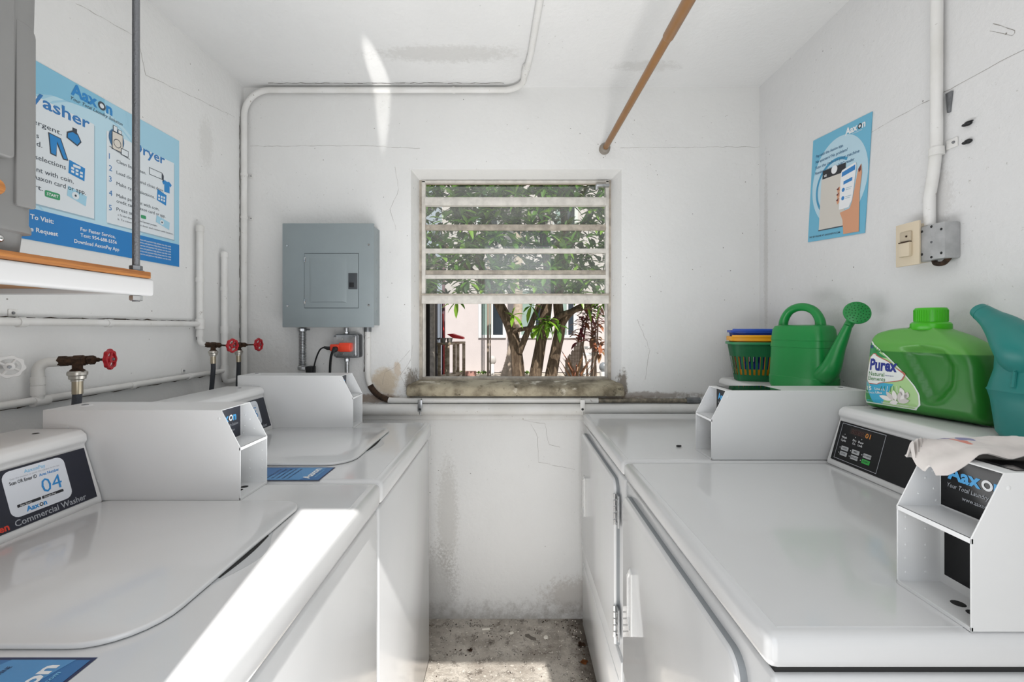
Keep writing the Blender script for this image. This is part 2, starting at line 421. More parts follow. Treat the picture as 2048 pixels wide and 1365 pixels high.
wf.box(XL-.1, DX0, YF-.1, YF, 0, ZC, wall_l).box(DX1, XR+.1, YF-.1, YF, 0, ZC, wall_l).box(DX0, DX1, YF-.1, YF, DZ, ZC, wall_l)
wf.build('wall_front')['kind'] = 'structure'

# window
wframe = mat('weathered_window_paint', 'b3aa9d', .6, var=.3, vscale=30, bump=.35, bscale=60)
wframe2 = mat('weathered_window_paint_light', 'd8d4cd', .6, var=.15, vscale=30, bump=.3, bscale=60)
def sillmat():
    m = bpy.data.materials.new('mouldy_sill'); m.use_nodes = True; t = NT(m); b = t.n['Principled BSDF']; c = t.coord()
    o = t.mix(t.ramp(t.noise(c, 9, 6, .6), .38, .66), lin('b3a992'), lin('6f6552'))
    o = t.mix(t.ramp(t.noise(c, 26, 6, .7), .55, .68, 0, .8), o, lin('3f3829'))
    o = t.mix(t.ramp(t.noise(c, 12, 4, .6), .60, .68), o, lin('cfc8b8'))
    t.link(o, b.inputs['Base Color']); b.inputs['Roughness'].default_value = .8; t.link(t.bump(t.noise(c, 40, 6, .7), .6, .006), b.inputs['Normal']); return m
sill_m = sillmat()
win = thing('window_1', 'open lower window with horizontal glazing bars above a mouldy sill in the back wall', 'window', (0, 2.08, 1.0), kind='structure')
def glassmat():
    m = bpy.data.materials.new('hazy_glass'); m.use_nodes = True; t = NT(m); t.n.clear()
    out = t.new('ShaderNodeOutputMaterial'); tr = t.new('ShaderNodeBsdfTransparent'); df = t.new('ShaderNodeBsdfDiffuse'); gl = t.new('ShaderNodeBsdfGlossy')
    tr.inputs[0].default_value = (.93, .95, .93, 1); df.inputs[0].default_value = (.75, .76, .72, 1); gl.inputs['Roughness'].default_value = .03
    c = t.coord(); f = t.ramp(t.noise(c, 5, 5), .3, .75, .035, .10)  # white diffuse share imitates the greyish reflection haze on the panes
    a = t.new('ShaderNodeMixShader'); t.link(f, a.inputs[0]); t.link(tr.outputs[0], a.inputs[1]); t.link(df.outputs[0], a.inputs[2])
    b = t.new('ShaderNodeMixShader'); b.inputs[0].default_value = .05; t.link(a.outputs[0], b.inputs[1]); t.link(gl.outputs[0], b.inputs[2])
    t.link(b.outputs[0], out.inputs[0]); return m
glass_m = glassmat()
DW = 2.09
def wz(py, D=2.06): return CZ-(py-VY)/F*D
f = MB()
f.box(WX0, -.412, 2.06, 2.12, 1.03, WZ1, wframe).box(.450, WX1, 2.06, 2.12, 1.03, WZ1, wframe)
f.box(-.412, .450, 2.06, 2.12, 1.962, WZ1, wframe).box(-.412, .450, 2.06, 2.12, 1.03, 1.052, wframe, .003)
f.box(-.412, -.404, 2.075, 2.11, 1.052, 1.962, wframe2).box(.443, .450, 2.075, 2.11, 1.052, 1.962, wframe2)
f.build('window_frame', parent=win)
s = MB(); y0, y1 = 2.052, 2.075
s.box(-.412, .452, y0, y1, wz(608), wz(591), wframe2, .002).box(-.412, .452, y0-.004, y1, wz(591), wz(588), wframe, .0005)
s.box(-.412, -.395, y0, y1, wz(591), 1.962, wframe2, .002).box(.437, .452, y0, y1, wz(591), 1.962, wframe2, .002)
s.box(-.412, .452, y0, y1, 1.953, 1.964, wframe2, .002)
sash = s.build('window_sash', parent=win)
for a, b, mm, dep in ((397, 413, wframe2, .012), (450, 461, wframe, 0), (498, 507, wframe2, 0), (541, 550, wframe, -.004), (550, 558, wframe2, 0)):
    MB().box(-.397, .439, y0-dep, y1-.004, wz(b), wz(a), mm, .0015).build('glazing_bar', parent=sash)
for a, b in ((372, 397), (413, 450), (461, 498), (507, 541), (558, 588)):
    MB().box(-.395, .437, 2.064, 2.067, wz(b)+.001, wz(a)-.001, glass_m).build('window_pane', parent=sash)
l_ = MB().box(.39, .45, 2.03, 2.052, wz(374, 2.04), wz(369, 2.04), steel, .001).box(.388, .400, 2.035, 2.052, wz(380, 2.04), wz(369, 2.04), steel, .001)
l_.build('window_latch', parent=win)
sp = [(1.925, .985), (1.918, 1.005), (1.922, 1.022), (1.936, 1.030), (1.96, 1.036), (2.12, 1.046), (2.12, .985)]
MB().prism(sp, lambda p, t: Vector((t, p[0], p[1])), WX0-.012, WX1+.004, sill_m, .006, 2).build('window_sill', parent=win)

# ------------------------------------------------------------ machines
DZK = .92                                     # deck height
def machine(kind, name, label, x, yfar, flip):
    """local frame: x into the wall from the front face, y along the aisle, z up; the reader of the console looks along +x, so u = -y"""
    W = .66 if kind == 'washer' else .68
    root = thing(name, label, kind, (x, yfar, 0), PI if flip else 0)
    lip = .864 if kind == 'washer' else .878
    dep = .715
    b = MB()
    b.box(.008, dep-.01, .004, W-.004, .012, lip-.008, enamel, .006, 3)
    b.box(.014, dep-.02, .012, W-.012, lip-.012, lip+.004, gap)
    b.box(.03, dep-.03, .02, W-.02, 0, .014, gap)
    b.build('cabinet', parent=root, local=True)
    d = MB().box(0, dep, .001, W-.001, lip, DZK, enamel, .013, 4)
    d.box(.02, .535, .018, W-.018, DZK-.0005, DZK+.0006, enamel, .0005, 1)
    d.build('top_deck', parent=root, local=True)
    if kind == 'washer':
        l = MB()
        pts = rrect(.118, .535, .128, .545, (.02, .02, .03, .075), 8)   # x, y
        pts = rrect(.118, .535, .128, .545, (.045, .02, .02, .075), 8)
        l.prism(pts, lambda p, t: Vector((p[0], p[1], t)), DZK+.0015, DZK+.0085, enamel, .003, 3)
        l.prism([(a*.985+.004, c*.985+.005) for a, c in pts], lambda p, t: Vector((p[0], p[1], t)), DZK-.001, DZK+.002, gap)
        lid = l.build('lid', parent=root, local=True)
        g = MB()
        n = 10; lo = []
        pocket = [(.117-.026*math.sin(PI*i/n)**1.3, .255+.16*i/n) for i in range(n+1)]+[(.121, .415), (.121, .255)]
        g.prism(pocket, lambda p, t: Vector((p[0], p[1], t)), DZK+.0002, DZK+.0012, mat('recess_enamel', 'c2c4c6', .25), 0)
        inner = [(.117-.0045*math.sin(PI*i/n), .27+.13*i/n) for i in range(n+1)]+[(.121, .40), (.121, .27)]
        g.prism(inner, lambda p, t: Vector((p[0], p[1], t)), DZK+.0008, DZK+.0022, gap, 0)
        g.build('finger_pocket', parent=root, local=True)
        a = Art((.505, W-.095+.0, DZK+.0008), (0, 0, 0) if 0 else (-1, 0, 0), (0, -1, 0))
        # strip sticker between lid and edge: reader stands in the aisle
        a = Art((.150, .655, DZK+.0012), (0, -1, 0), (1, 0, 0))
        L = .10
        dk = mat('label_blue_dark', '14224f', .35); mb = mat('label_blue', '2f6ea8', .35); lb = mat('label_blue_light', '4f8fc4', .35)
        a.rect(0, 0, L, .355, dk, 0); a.rect(.004, .004, L-.004, .351, mb, 1)
        a.pg([(.004, .05), (L-.004, .02), (L-.004, .09), (.004, .15)], lb, 2)
        a.pg([(.004, .20), (L-.004, .26), (L-.004, .31), (.004, .25)], lb, 2)
        a.text('Aaxon', .012, .030, .026, white_ink, 3, .035, w=.076)
        a.text('www.aaxon.com', .022, .018, .008, lblue_ink, 3, .01, w=.056)
        for i, tt_ in enumerate(('FOR SERVICE CALL OR TEXT', 'VISIT US ONLINE TO REQUEST', 'PLEASE REMOVE ALL ITEMS', 'FROM POCKETS BEFORE WASHING', 'DO NOT OVERLOAD MACHINE')):
            a.text(tt_, .012, .130-.013*i, .0075, dk, 3, .01, w=.074)
        a.ring(.050, .200, .012, .021, white_ink, 3); a.disc(.050, .200, .007, white_ink, 3)
        a.text('SERVICE', .05, .26, .014, white_ink, 3, .02, align='C'); a.text('REQUEST', .05, .24, .014, white_ink, 3, .02, align='C')
        a.build('deck_label', parent=root, local=True)
    else:
        dy0, dy1, dz0, dz1 = .062, .652, .375, .846
        pts = rrect(dy0, dy1, dz0, dz1, (.004, .004, .03, .03), 6)
        dr = MB()
        dr.prism([(p[0]*1.003-.0012, p[1]*1.0015-.001) for p in pts], lambda p, t: Vector((t, p[0], p[1])), -.001, .012, mat('door_seam', '8f9396', .7))
        # hollowed plate: outer ring + recessed handle
        hy0, hy1, hz0, hz1 = .560, .600, .523, .69
        ring_o = [(dy0, dz0), (hy0, dz0), (hy0, dz1), (dy0, dz1)]
        dr.prism(pts, lambda p, t: Vector((t, p[0], p[1])), -.008, .004, enamel, .004, 3)
        door = dr.build('door', parent=root, local=True)
        h = MB(); fr = [(hy0+.014, hz0), (hy1, hz0+.03), (hy1, hz1-.03), (hy0+.014, hz1), (hy0, hz1-.008), (hy0, hz0+.008)]
        fi = [(hy0+.018, hz0+.012), (hy1-.006, hz0+.034), (hy1-.006, hz1-.034), (hy0+.018, hz1-.012), (hy0+.006, hz1-.018), (hy0+.006, hz0+.018)]
        bm = bmesh.new()
        A = [bm.verts.new((-.0115, *p)) for p in fr]; B = [bm.verts.new((-.0115, *p)) for p in fi]; Cc = [bm.verts.new((-.006, *p)) for p in fi]; E = [bm.verts.new((-.007, *p)) for p in fr]
        for i in range(6):
            j = (i+1) % 6; bm.faces.new((A[i], A[j], B[j], B[i])); bm.faces.new((B[i], B[j], Cc[j], Cc[i])); bm.faces.new((E[i], E[j], A[j], A[i]))
        bm.faces.new(Cc)
        h._merge(bm, plastic_w)
        hh = h.build('door_handle', parent=door, local=True)
        pl = MB().box(-.001, .012, .012, W-.012, .03, .362, enamel, .004, 2)
        pl.box(-.003, .006, .03, W-.03, .045, .30, enamel, .003, 2)
        pl.build('lower_panel', parent=root, local=True)
        for hz in (.765, .445):
            q = MB().box(-.0035, .002, .035, .060, hz-.045, hz+.045, steel, .001)
            for k in range(5): q.cyl((-.007, .0605, hz-.044+.0185*k), (-.007, .0605, hz-.044+.0185*k+.014), .0042, m=chrome, n=10)
            for zz in (-.033, 0, .033): q.lathe([(0, .002), (.003, .002), (.004, 0)], (-.0035, .047, hz+zz), (-1, 0, 0), dsteel, 10)
            q.build('hinge', parent=root, local=True)
    # console
    c0, c1 = .546, .590
    prof = [(c0, 0), (c0+.002, .012), (c1-.007, .122), (c1-.013, .130), (c1-.011, .143), (c1, .152), (c1+.02, .1535), (dep, .1535), (dep, 0)]
    cs = MB().prism([(p[0], p[1]+DZK) for p in prof], lambda p, t: Vector((p[0], t, p[1])), .116, W-.004, plastic_w, .004, 3)
    for yy in (.16, W-.05):
        cs.lathe([(0, .0008), (.0045, .0008), (.006, 0)], (c1+.05, yy, DZK+.1535), (0, 0, 1), gap, 12)
    con = cs.build('console', parent=root, local=True)
    Vd = Vector((.030, 0, .110)).normalized()
    O = Vector((c0+.002, W-.018, DZK+.012))+Vector((-.0013, 0, .0004))
    a = Art(O, (0, -1, 0), Vd)
    Lp = W-.018-.116-.012
    mp = navy if kind == 'washer' else black
    a.slab(0, .004, Lp, .108, .0012, mp)
    if kind == 'washer':
        e = Lp-.0
        a.rect(e-.152, .022, e-.045, .104, sticker_w, 1, .014)
        a.text('AaxonPay', e-.098, .093, .009, lblue_ink, 2, .01, align='C')
        a.text('Scan the machine or enter the number in the app', e-.098, .0875, .0045, grey_ink, 2, align='C', w=.085)
        a.text('Scan OR Enter ID', e-.143, .079, .0085, ink, 2, .02, w=.045); a.text('Area Number', e-.094, .079, .0075, blue_ink, 2, .02, w=.036)
        a.rect(e-.140, .038, e-.101, .043, ink, 2, .001); a.rect(e-.099, .038, e-.060, .043, ink, 2, .001)
        a.text('App Store', e-.136, .039, .0045, white_ink, 3); a.text('Google Play', e-.096, .039, .0045, white_ink, 3)
        a.logo(e-.128, .0265, .0125, blue_ink, ink)
        a.text('Commercial Washer', e-.150, .008, .0155, grey_ink, 1, .008, w=.128)
        a.text('Queen', e-.159, .008, .0165, red_ink, 1, .03, align='R')
        a.text('Speed', e-.215, .008, .0165, red_ink, 1, .03, align='R')
    else:
        a.frame(.010, .010, .146, .104, .0012, grey_ink, 1)
        a.rect(.040, .082, .108, .098, mat('display_window', '241009', .2), 1)
        dsp = mat('amber_digits', 'a8702c', .5, emit='c07828', estr=.5)
        a.text('01', .090, .083, .0165, dsp, 2, w=.015); a.text('8888', .045, .083, .0165, mat('unlit_digits', '3d1c12', .4), 2, w=.04)
        for u, v, t_ in ((.027, .066, 'Wash'), (.027, .058, 'Cycle'), (.062, .066, 'Dry'), (.062, .058, 'On'), (.082, .066, 'Door'), (.082, .058, 'Lock')):
            a.text(t_, u, v, .0075, white_ink, 2, .01, align='C')
        for u in (.027, .062, .082): a.disc(u, .0765, .0009, white_ink, 2, n=8)
        gb = mat('button_green', '35b04a', .35)
        for i, (u, v) in enumerate(((.026, .036), (.026, .022), (.062, .036), (.062, .022), (.098, .036), (.098, .022))):
            a.rect(u, v, u+.024, v+.0105, gb if i == 5 else mat('button_grey', 'b4b6b8', .4), 2, .0015, 2)
            a.text(('HIGH', 'LOW', 'MED', 'DELICATE', 'NO HEAT', 'START')[i], u+.012, v+.0035, .006, ink, 3, .01, align='C')
            a.disc(u-.004, v+.005, .0012, white_ink, 2, n=8)
        a.text('Queen', Lp-.02, .008, .0165, red_ink, 1, .03, align='R'); a.text('Speed', Lp-.075, .008, .0165, red_ink, 1, .03, align='R')
    a.build('control_panel', parent=con, local=True)
    # coin box
    bx0, bx1, by0, by1, H = (.263 if kind == 'washer' else .246), .678, .008, .111, .190
    t = .0018; z0 = DZK+.001
    side = [(bx0, 0), (bx0, .111), (bx0+.040, H), (bx1, H), (bx1, 0)]
    cb = MB()
    fn = lambda p, k: Vector((p[0], k, z0+p[1]))
    cb.prism(side, fn, by0, by0+t, coated, .0006, 1)
    cb.prism(side, fn, by1-t, by1, coated, .0006, 1)
    cb.box(bx0+.040, bx1, by0+.0005, by1-.0005, z0+H-t, z0+H, coated, .0008, 1)
    cb.box(bx0+.061, bx1, by0+t, by1-t, z0+.001, z0+H-t, coated)
    cb.box(bx0+.001, bx0+.062, by0+t, by1-t, z0+.109, z0+.111, coated)
    cb.box(bx0+.001, bx0+.062, by0+t, by1-t, z0, z0+.003, coated)
    cb.prism([(bx0, .105), (bx0, .111), (bx0+.0025, .111), (bx0+.0025, .105)], fn, by0, by1, coated)
    cb.prism([(bx0, 0), (bx0, .005), (bx0+.0025, .005), (bx0+.0025, 0)], fn, by0, by1, coated)
    for yy, dr_ in ((by0+t, 1), (by1-t, -1)):
        for xx, zz in ((.012, .095), (.012, .078), (.012, .055), (.012, .036), (.012, .016), (.040, .095), (.040, .078), (.040, .055), (.040, .036), (.040, .016), (.030, .128), (.052, .135), (.050, .160), (.040, .15), (.055, .118)):
            cb.lathe([(0, .0009), (.0012, .0008), (.0018, 0)], (bx0+xx, yy, z0+zz), (0, dr_, 0), coated, 8)
    for yy in (.035, .055):
        cb.lathe([(0, .0008), (.006, .0006), (.008, 0)], (bx0+.035, by0+yy-.005, z0+.003), (0, 0, 1), gap, 14)
    # stamped slot and dimples on the outer sides
    for yy, dr_ in ((by0, -1), (by1, 1)):
        cb.prism(rrect(bx1-.055, bx1-.012, .150, .157, .0035, 4), lambda p, k: Vector((p[0], k, z0+p[1])), yy, yy+dr_*.0012, coated, .0005, 1)
        cb.lathe([(0, .0008), (.002, .0007), (.003, 0)], (bx0+.045, yy, z0+.172), (0, dr_, 0), coated, 10)
        cb.lathe([(0, .0008), (.002, .0007), (.003, 0)], (bx0+.3, yy, z0+.04), (0, dr_, 0), coated, 10)
    cb.lathe([(.011, .002), (.012, .0015), (.014, 0)], (bx1-.04, (by0+by1)/2, z0+H), (0, 0, 1), coated, 20)
    cb.lathe([(0, .003), (.006, .002), (.007, 0)], (bx1-.04, (by0+by1)/2, z0+H+.001), (0, 0, 1), dsteel, 12)
    box = cb.build('coin_box', parent=root, local=True)
    a = Art((bx0+.0608, by1-t-.001, z0+.111), (0, -1, 0), (0, 0, 1))
    Wd = by1-by0-2*t-.002
    a.slab(0, .002, Wd, H-.111-.004, .0004, navy if kind == 'washer' else black)
    wl_ = a.logo(.010, .043, .0255, mat('ink_sky_blue', '4aa3dc', .5), white_ink, l=2)
    a.text('Your Total Laundry Solution', .010, .031, .009, grey_ink, 2, sh=.3, w=.078)
    a.text('www.aaxon.com', .030, .019, .008, grey_ink, 2, w=.045)
    a.build('brand_plate', parent=box, local=True)
    if kind == 'dryer':
        a = Art((bx0+.0608, by1-t-.006, z0+.004), (0, -1, 0), (0, 0, 1)); a.slab(0, .012, Wd-.012, .098, .001, black)
        a.build('reader_plate', parent=box, local=True)
        a = Art((bx0+.060, by1-.006, z0+H+.0012), (0, -1, 0), (1, 0, 0)); a.slab(0, 0, by1-by0-.012, .135, .001, gloss_black)
        a.frame(.003, .003, by1-by0-.015, .132, .0006, dsteel, 1)
        a.build('top_plate', parent=box, local=True)
    return root, con
WXF = -.305
w1, c1_ = machine('washer', 'washing_machine', 'white top-loading washer with the 04 sticker, nearest on the left', WXF, 1.045, True)
w2, c2_ = machine('washer', 'washing_machine', 'white top-loading washer at the back left, below the grey breaker panel', WXF, 1.710, True)
d1, c3_ = machine('dryer', 'clothes_dryer', 'white front-loading dryer nearest on the right, with a cloth on its coin box', .303, .523, False)
d2, c4_ = machine('dryer', 'clothes_dryer', 'white front-loading dryer at the back right, under the green watering can', .303, 1.212, False)
for r, num in ((w1, '04'), (w2, '06')):
    W = .66; Vd = Vector((.030, 0, .110)).normalized(); O = Vector((.548, W-.018, DZK+.012))+Vector((-.0013, 0, .0004))
    cn = [c for c in r.children if c.name.startswith('console')][0]
    a = Art(O, (0, -1, 0), Vd); e = W-.018-.116-.012
    a.text(num, e-.095, .0475, .037, blue_ink, 2, w=.036)
    a.build('number_print', parent=cn, local=True)

# ------------------------------------------------------------ pipes and valves, left wall
def part(mb, name, parent, label=None):
    o = mb.build(name, parent=parent)
    if label: o['label'] = label
    return o
PXW = XL+.022
def onP(px, py, X=PXW): return onL(px, py, X)
def strap(mb, c, axis, r, wallx, m=pipe_m):
    """pipe clip: a band around the pipe and an ear on the wall"""
    c = Vector(c); ax = Vector(axis)
    mb.cyl(c-ax*.008, c+ax*.008, r+.0022, m=m, n=18)
    other = Vector((0, 0, 1)) if abs(ax.y) > .5 else Vector((0, 1, 0))
    p = c+other*(r+.012); mb.box(wallx, wallx+.003, p.y-.009, p.y+.009, p.z-.009, p.z+.009, m, .002)
    mb.ball((wallx+.004, p.y, p.z), .0035, dsteel, seg=8)
# upper pipe run
r1 = .0098
up = thing('water_pipe', 'white-painted horizontal water pipe above the valves, running along the left wall to the taller riser', 'pipe', (PXW, .9, 1.297))
A = onP(400, 650); A.z = 1.297
q = MB().cyl((PXW, .0, 1.299), (PXW, A.y, 1.297), r1, m=pipe_m)
strap(q, (PXW, onP(42, 645).y, 1.297), (0, 1, 0), r1, XL)
q.cyl((PXW, 1.27, 1.297), (PXW, 1.285, 1.297), r1+.002, m=pipe_m)
part(q, 'pipe_run', up)
q = MB()
top = onP(400, 452).z
q.cyl((PXW, A.y, 1.255), (PXW, A.y, top-.02), .0115, m=pipe_m); q.lathe([(.0135, -.022), (.0135, -.003), (.010, .002), (0, .003)], (PXW, A.y, top), (0, 0, 1), pipe_m)
q.lathe([(.0135, -.02), (.015, -.018), (.015, .018), (.0135, .02)], (PXW, A.y, 1.297), (0, 0, 1), pipe_m)
strap(q, (PXW, A.y, onP(400, 560).z), (0, 0, 1), .0115, XL)
part(q, 'riser', up)
vz = onP(402, 690).z
q = MB().tube([(PXW, A.y, 1.27), (PXW, A.y, vz+.022)]+arc((PXW+.018, A.y, vz+.018), (-1, 0, 0), (0, 0, -1), .018, 10, 80, 6)+[(PXW+.024, A.y+.003, vz)], .0095, pipe_m)
q.lathe([(.0125, -.012), (.0125, .012)], (PXW, A.y, 1.262), (0, 0, 1), pipe_m)
part(q, 'elbow', up)
# second riser with lower run
lp = thing('water_pipe', 'white-painted low water pipe ending at the shorter capped riser near the corner', 'pipe', (PXW, .9, 1.1))
B = onP(449, 742)
zl = 1.106
q = MB().cyl((PXW, .0, zl-.004), (PXW, B.y, zl+.004), .0092, m=pipe_m)
strap(q, (PXW, onP(378, 755).y, zl+.002), (0, 1, 0), .0092, XL)
q.cyl((PXW, 1.35, zl), (PXW, 1.362, zl), .0115, m=pipe_m); q.cyl((PXW, 1.075, zl-.002), (PXW, 1.11, zl-.002), .0125, m=pipe_m)
part(q, 'pipe_run', lp)
q = MB(); topB = onP(449, 505).z; zb = onP(449, 765).z
q.cyl((PXW, B.y, zb+.02), (PXW, B.y, topB-.01), .0118, m=pipe_m); q.lathe([(.0135, -.02), (.0135, -.003), (.010, .002), (0, .003)], (PXW, B.y, topB), (0, 0, 1), pipe_m)
q.lathe([(.0145, -.02), (.0145, .02)], (PXW, B.y, zl+.004), (0, 0, 1), pipe_m); q.lathe([(.0142, -.015), (.0142, .015)], (PXW, B.y, onP(449, 660).z), (0, 0, 1), pipe_m)
strap(q, (PXW, B.y, onP(449, 578).z), (0, 0, 1), .0118, XL)
q.tube([(PXW, B.y, zb+.03)]+arc((PXW, B.y+.02, zb+.02), (0, -1, 0), (0, 0, -1), .02, 0, 90, 6)+[(PXW, YB-.03, zb)], .0098, pipe_m)
q.cyl((PXW, B.y, onP(462, 690).z), (PXW+.03, B.y+.004, onP(462, 690).z), .0095, m=pipe_m)
part(q, 'riser', lp)
yC = onP(76, 760).y; vzc = onP(80, 721, PXW).z
q = MB().tube([(PXW, yC, zl), (PXW, yC, vzc-.025)]+arc((PXW+.016, yC+.012, vzc-.025), (-.8, -.6, 0), (0, 0, 1), .020, 0, 90, 6)+[(PXW+.03, yC+.022, vzc-.005)], .0118, pipe_m)
q.lathe([(.0138, -.012), (.0138, .012)], (PXW, yC, zl+.025), (0, 0, 1), pipe_m); q.lathe([(.0138, -.01), (.0138, .01)], (PXW, yC, vzc-.05), (0, 0, 1), pipe_m)
part(q, 'branch_pipe', lp)

def wheel(mb, c, axis, R, m, tone=None):
    c = Vector(c); ax = Vector(axis).normalized(); u = ax.orthogonal().normalized(); w_ = ax.cross(u)
    n = 48
    def rim(rr, h, sc=0): return [c+ax*h+(u*math.cos(2*PI*k/n)+w_*math.sin(2*PI*k/n))*(rr*(1+sc*math.cos(16*PI*k/n))) for k in range(n)]
    mb.loft([rim(R*.74, -.003), rim(R*.98, -.004, .06), rim(R, .001, .07), rim(R*.97, .004, .06), rim(R*.74, .004), rim(R*.74, -.003)], m, cap=False)
    for k in range(4):
        d = u*math.cos(PI*k/2+.4)+w_*math.sin(PI*k/2+.4); mb.cyl(c+d*R*.15, c+d*R*.8, R*.13, m=m, n=10)
    mb.lathe([(R*.36, -.003), (R*.36, .004), (R*.22, .006), (0, .006)], c, ax, m, 18); mb.lathe([(R*.16, .006), (R*.14, .009), (0, .0095)], c, ax, dsteel, 6)
def valve(name_label, start, axis, L, s, hose_pts, hm, wheel_m=red_wheel, body_m=rust):
    start = Vector(start); ax = Vector(axis).normalized()
    t_ = thing('hose_valve', name_label, 'valve', start)
    q = MB()
    R = .0115*s
    q.lathe([(R*.9, -.002), (R*1.15, 0), (R*1.15, .016*s), (R*.85, .018*s), (R*.85, .026*s), (R*1.2, .03*s), (R*1.2, .05*s), (R*.8, .054*s), (R*.8, .058*s), (R*1.05, .06*s), (R*1.05, .07*s), (R*.5, .074*s), (R*.5, .08*s)], start, ax, body_m, 6)
    q.lathe([(R, .0), (R, .056*s)], start, ax, body_m, 20)
    dn = start+ax*.036*s
    q.lathe([(R*.9, 0), (R*.9, .02*s), (R*1.3, .024*s), (R*1.3, .030*s)], dn, (0, 0, -1), body_m, 16)
    q.cyl(start+ax*.07*s, start+ax*L, .0032, m=body_m, n=10)
    part(q, 'valve_body', t_)
    q = MB(); wheel(q, start+ax*L, ax, .0255, wheel_m); part(q, 'handwheel', t_, 'red hand wheel' if wheel_m is red_wheel else 'white-painted hand wheel')
    e = dn-Vector((0, 0, .026*s))
    h = thing('supply_hose', hm[1], 'hose', e)
    q = MB().lathe([(R*1.55, 0), (R*1.75, .003), (R*1.75, .010*s), (R*1.5, .012*s), (R*1.45, .02*s), (R*1.1, .022*s), (R*1.1, .026*s)], e, (0, 0, -1), mat('zinc', 'c4c0b8', .3, .9), 20)
    q.cyl(e-Vector((0, 0, .024*s)), e-Vector((0, 0, .058*s)), R*.95, m=mat('brass_ferrule', 'b8ad98', .3, 1), n=20)
    part(q, 'coupling', h)
    p0 = e-Vector((0, 0, .05*s)); q = MB().tube([p0]+[p0+Vector(d) for d in hose_pts], .0095*s, hm[0], 16, smooth=6); part(q, 'hose', h)
    return t_
valve('corroded valve with red wheel standing alone above the nearer washer', Vector((PXW+.03, yC+.022, vzc-.004)), (1, .32, .03), .103, 1.0,
      [(-.002, .0, -.03), (-.008, .0, -.09), (-.012, .0, -.2), (-.01, 0, -.35)], (hose_m, 'grey hose dropping from the lone valve behind the nearer washer'))
valve('corroded valve with red wheel beneath the taller white riser', Vector((PXW+.022, A.y+.003, vz)), (.98, -.20, -.02), .113, .82,
      [(.0, .0, -.03), (-.004, .0, -.08), (-.01, .0, -.16), (-.01, 0, -.34)], (hose_b, 'black hose below the valve of the taller riser'))
valve('corroded valve with red wheel nearest the room corner', Vector((PXW+.026, B.y+.004, onP(462, 690).z)), (.97, -.05, .02), .113, .82,
      [(.0, .0, -.03), (-.003, .0, -.10), (-.005, .0, -.18), (-.005, 0, -.36)], (hose_b, 'black hose below the valve nearest the corner'))
c = onL(19, 734, XL+.055)
whp = mat('white_wheel_paint', (.8, .8, .79), .4)
t_ = thing('shutoff_valve', 'white-painted round valve wheel on the wall at the left picture edge', 'valve', c)
ax = Vector((.72, -.69, 0))
part((lambda q: (wheel(q, c, ax, .025, whp), q)[1])(MB()), 'handwheel', t_)
part(MB().cyl(c, c-ax*.06-Vector((.006, 0, 0)), .006, m=whp, n=12).cyl(c-ax*.03, c-ax*.055, .012, m=whp, n=8), 'stem', t_)

# ------------------------------------------------------------ back wall conduits
cx = (488.3-VX)/F*1.94
rc = .0125
cd = thing('electrical_conduit', 'white conduit rising in the left corner and bending along the ceiling towards the viewer', 'conduit', (cx, 1.94, 1.0))
zt = ZC-.022
pts = [(cx, 1.94, .95), (cx, 1.94, zt-.11)]+arc((cx+.11, 1.94, zt-.11), (-1, 0, 0), (0, 0, 1), .11, 8, 90, 10)+[(-.02, 1.94, zt)]
pts += arc((-.035, 1.94-.09, zt), (0, 1, 0), (1, 0, 0), .09, 10, 80, 8)
x0 = .053
pts += [(x0+.004, 1.80, zt+.004)]
q = MB().tube(pts, rc, pipe_m, 18)
q.tube([(x0+.004, 1.83, zt+.005), (x0+.022, 1.70, ZC-.014), (.16, .3, ZC-.014), (.17, -.19, ZC-.014)], rc*.95, pipe_m, 18)
q.cyl((x0+.004, 1.825, zt+.005), (x0+.010, 1.775, zt+.006), rc*1.25, m=pipe_m)
for z in (onP(487, 435, cx).z, 1.95):
    q.cyl((cx, 1.94, z-.006), (cx, 1.94, z+.006), rc+.002, m=pipe_m)
    q.box(cx+.012, cx+.028, YB-.004, YB, z-.008, z+.008, pipe_m, .001); q.ball((cx+.021, YB-.005, z), .003, dsteel, seg=8)
q.cyl((-.255, 1.94, zt), (-.245, 1.94, zt), rc+.002, m=pipe_m); q.box(-.257, -.243, YB-.004, YB, zt+.008, zt+.022, pipe_m, .001)
part(q, 'conduit_pipe', cd)

# large ledge pipe
bp = thing('drain_pipe', 'thick white-painted pipe running level across the back wall below the sill', 'pipe', (-.3, 1.93, .94))
q = MB().cyl((-1.15, 1.928, .929), (1.08, 1.928, .929), .0235, m=pipe_m, n=28)
q.cyl((-.40, 1.928, .929), (-.39, 1.928, .929), .0245, m=pipe_m, n=28)
part(q, 'pipe_run', bp)
MB().box(-1.15, 1.08, 1.945, YB, .880, .905, pipe_m, .004).build('trim_1')['kind'] = 'structure'
for (x, zz) in ((840, 0), (1165, 0)):
    X = (x-VX)/F*1.9
    st = thing('pipe_strap', 'zinc strap screwed over the thick pipe, %s' % ('left one, under the sill end' if x == 840 else 'right one, beside the back right dryer'), 'bracket', (X, 1.9, .94))
    q = MB().tube([(X, 1.958, .975), (X, 1.935, .972), (X, 1.912, .966), (X, 1.899, .94), (X, 1.903, .912), (X, 1.93, .903)], .003, steel if x == 840 else pipe_m, 8)
    q.box(X-.010, X+.010, 1.897, 1.902, .925, .975, steel if x == 840 else pipe_m, .002); q.lathe([(0, .004), (.0045, .003), (.006, 0)], (X, 1.898, .935), (0, -1, 0), rubber, 12)
    part(q, 'strap_band', st)
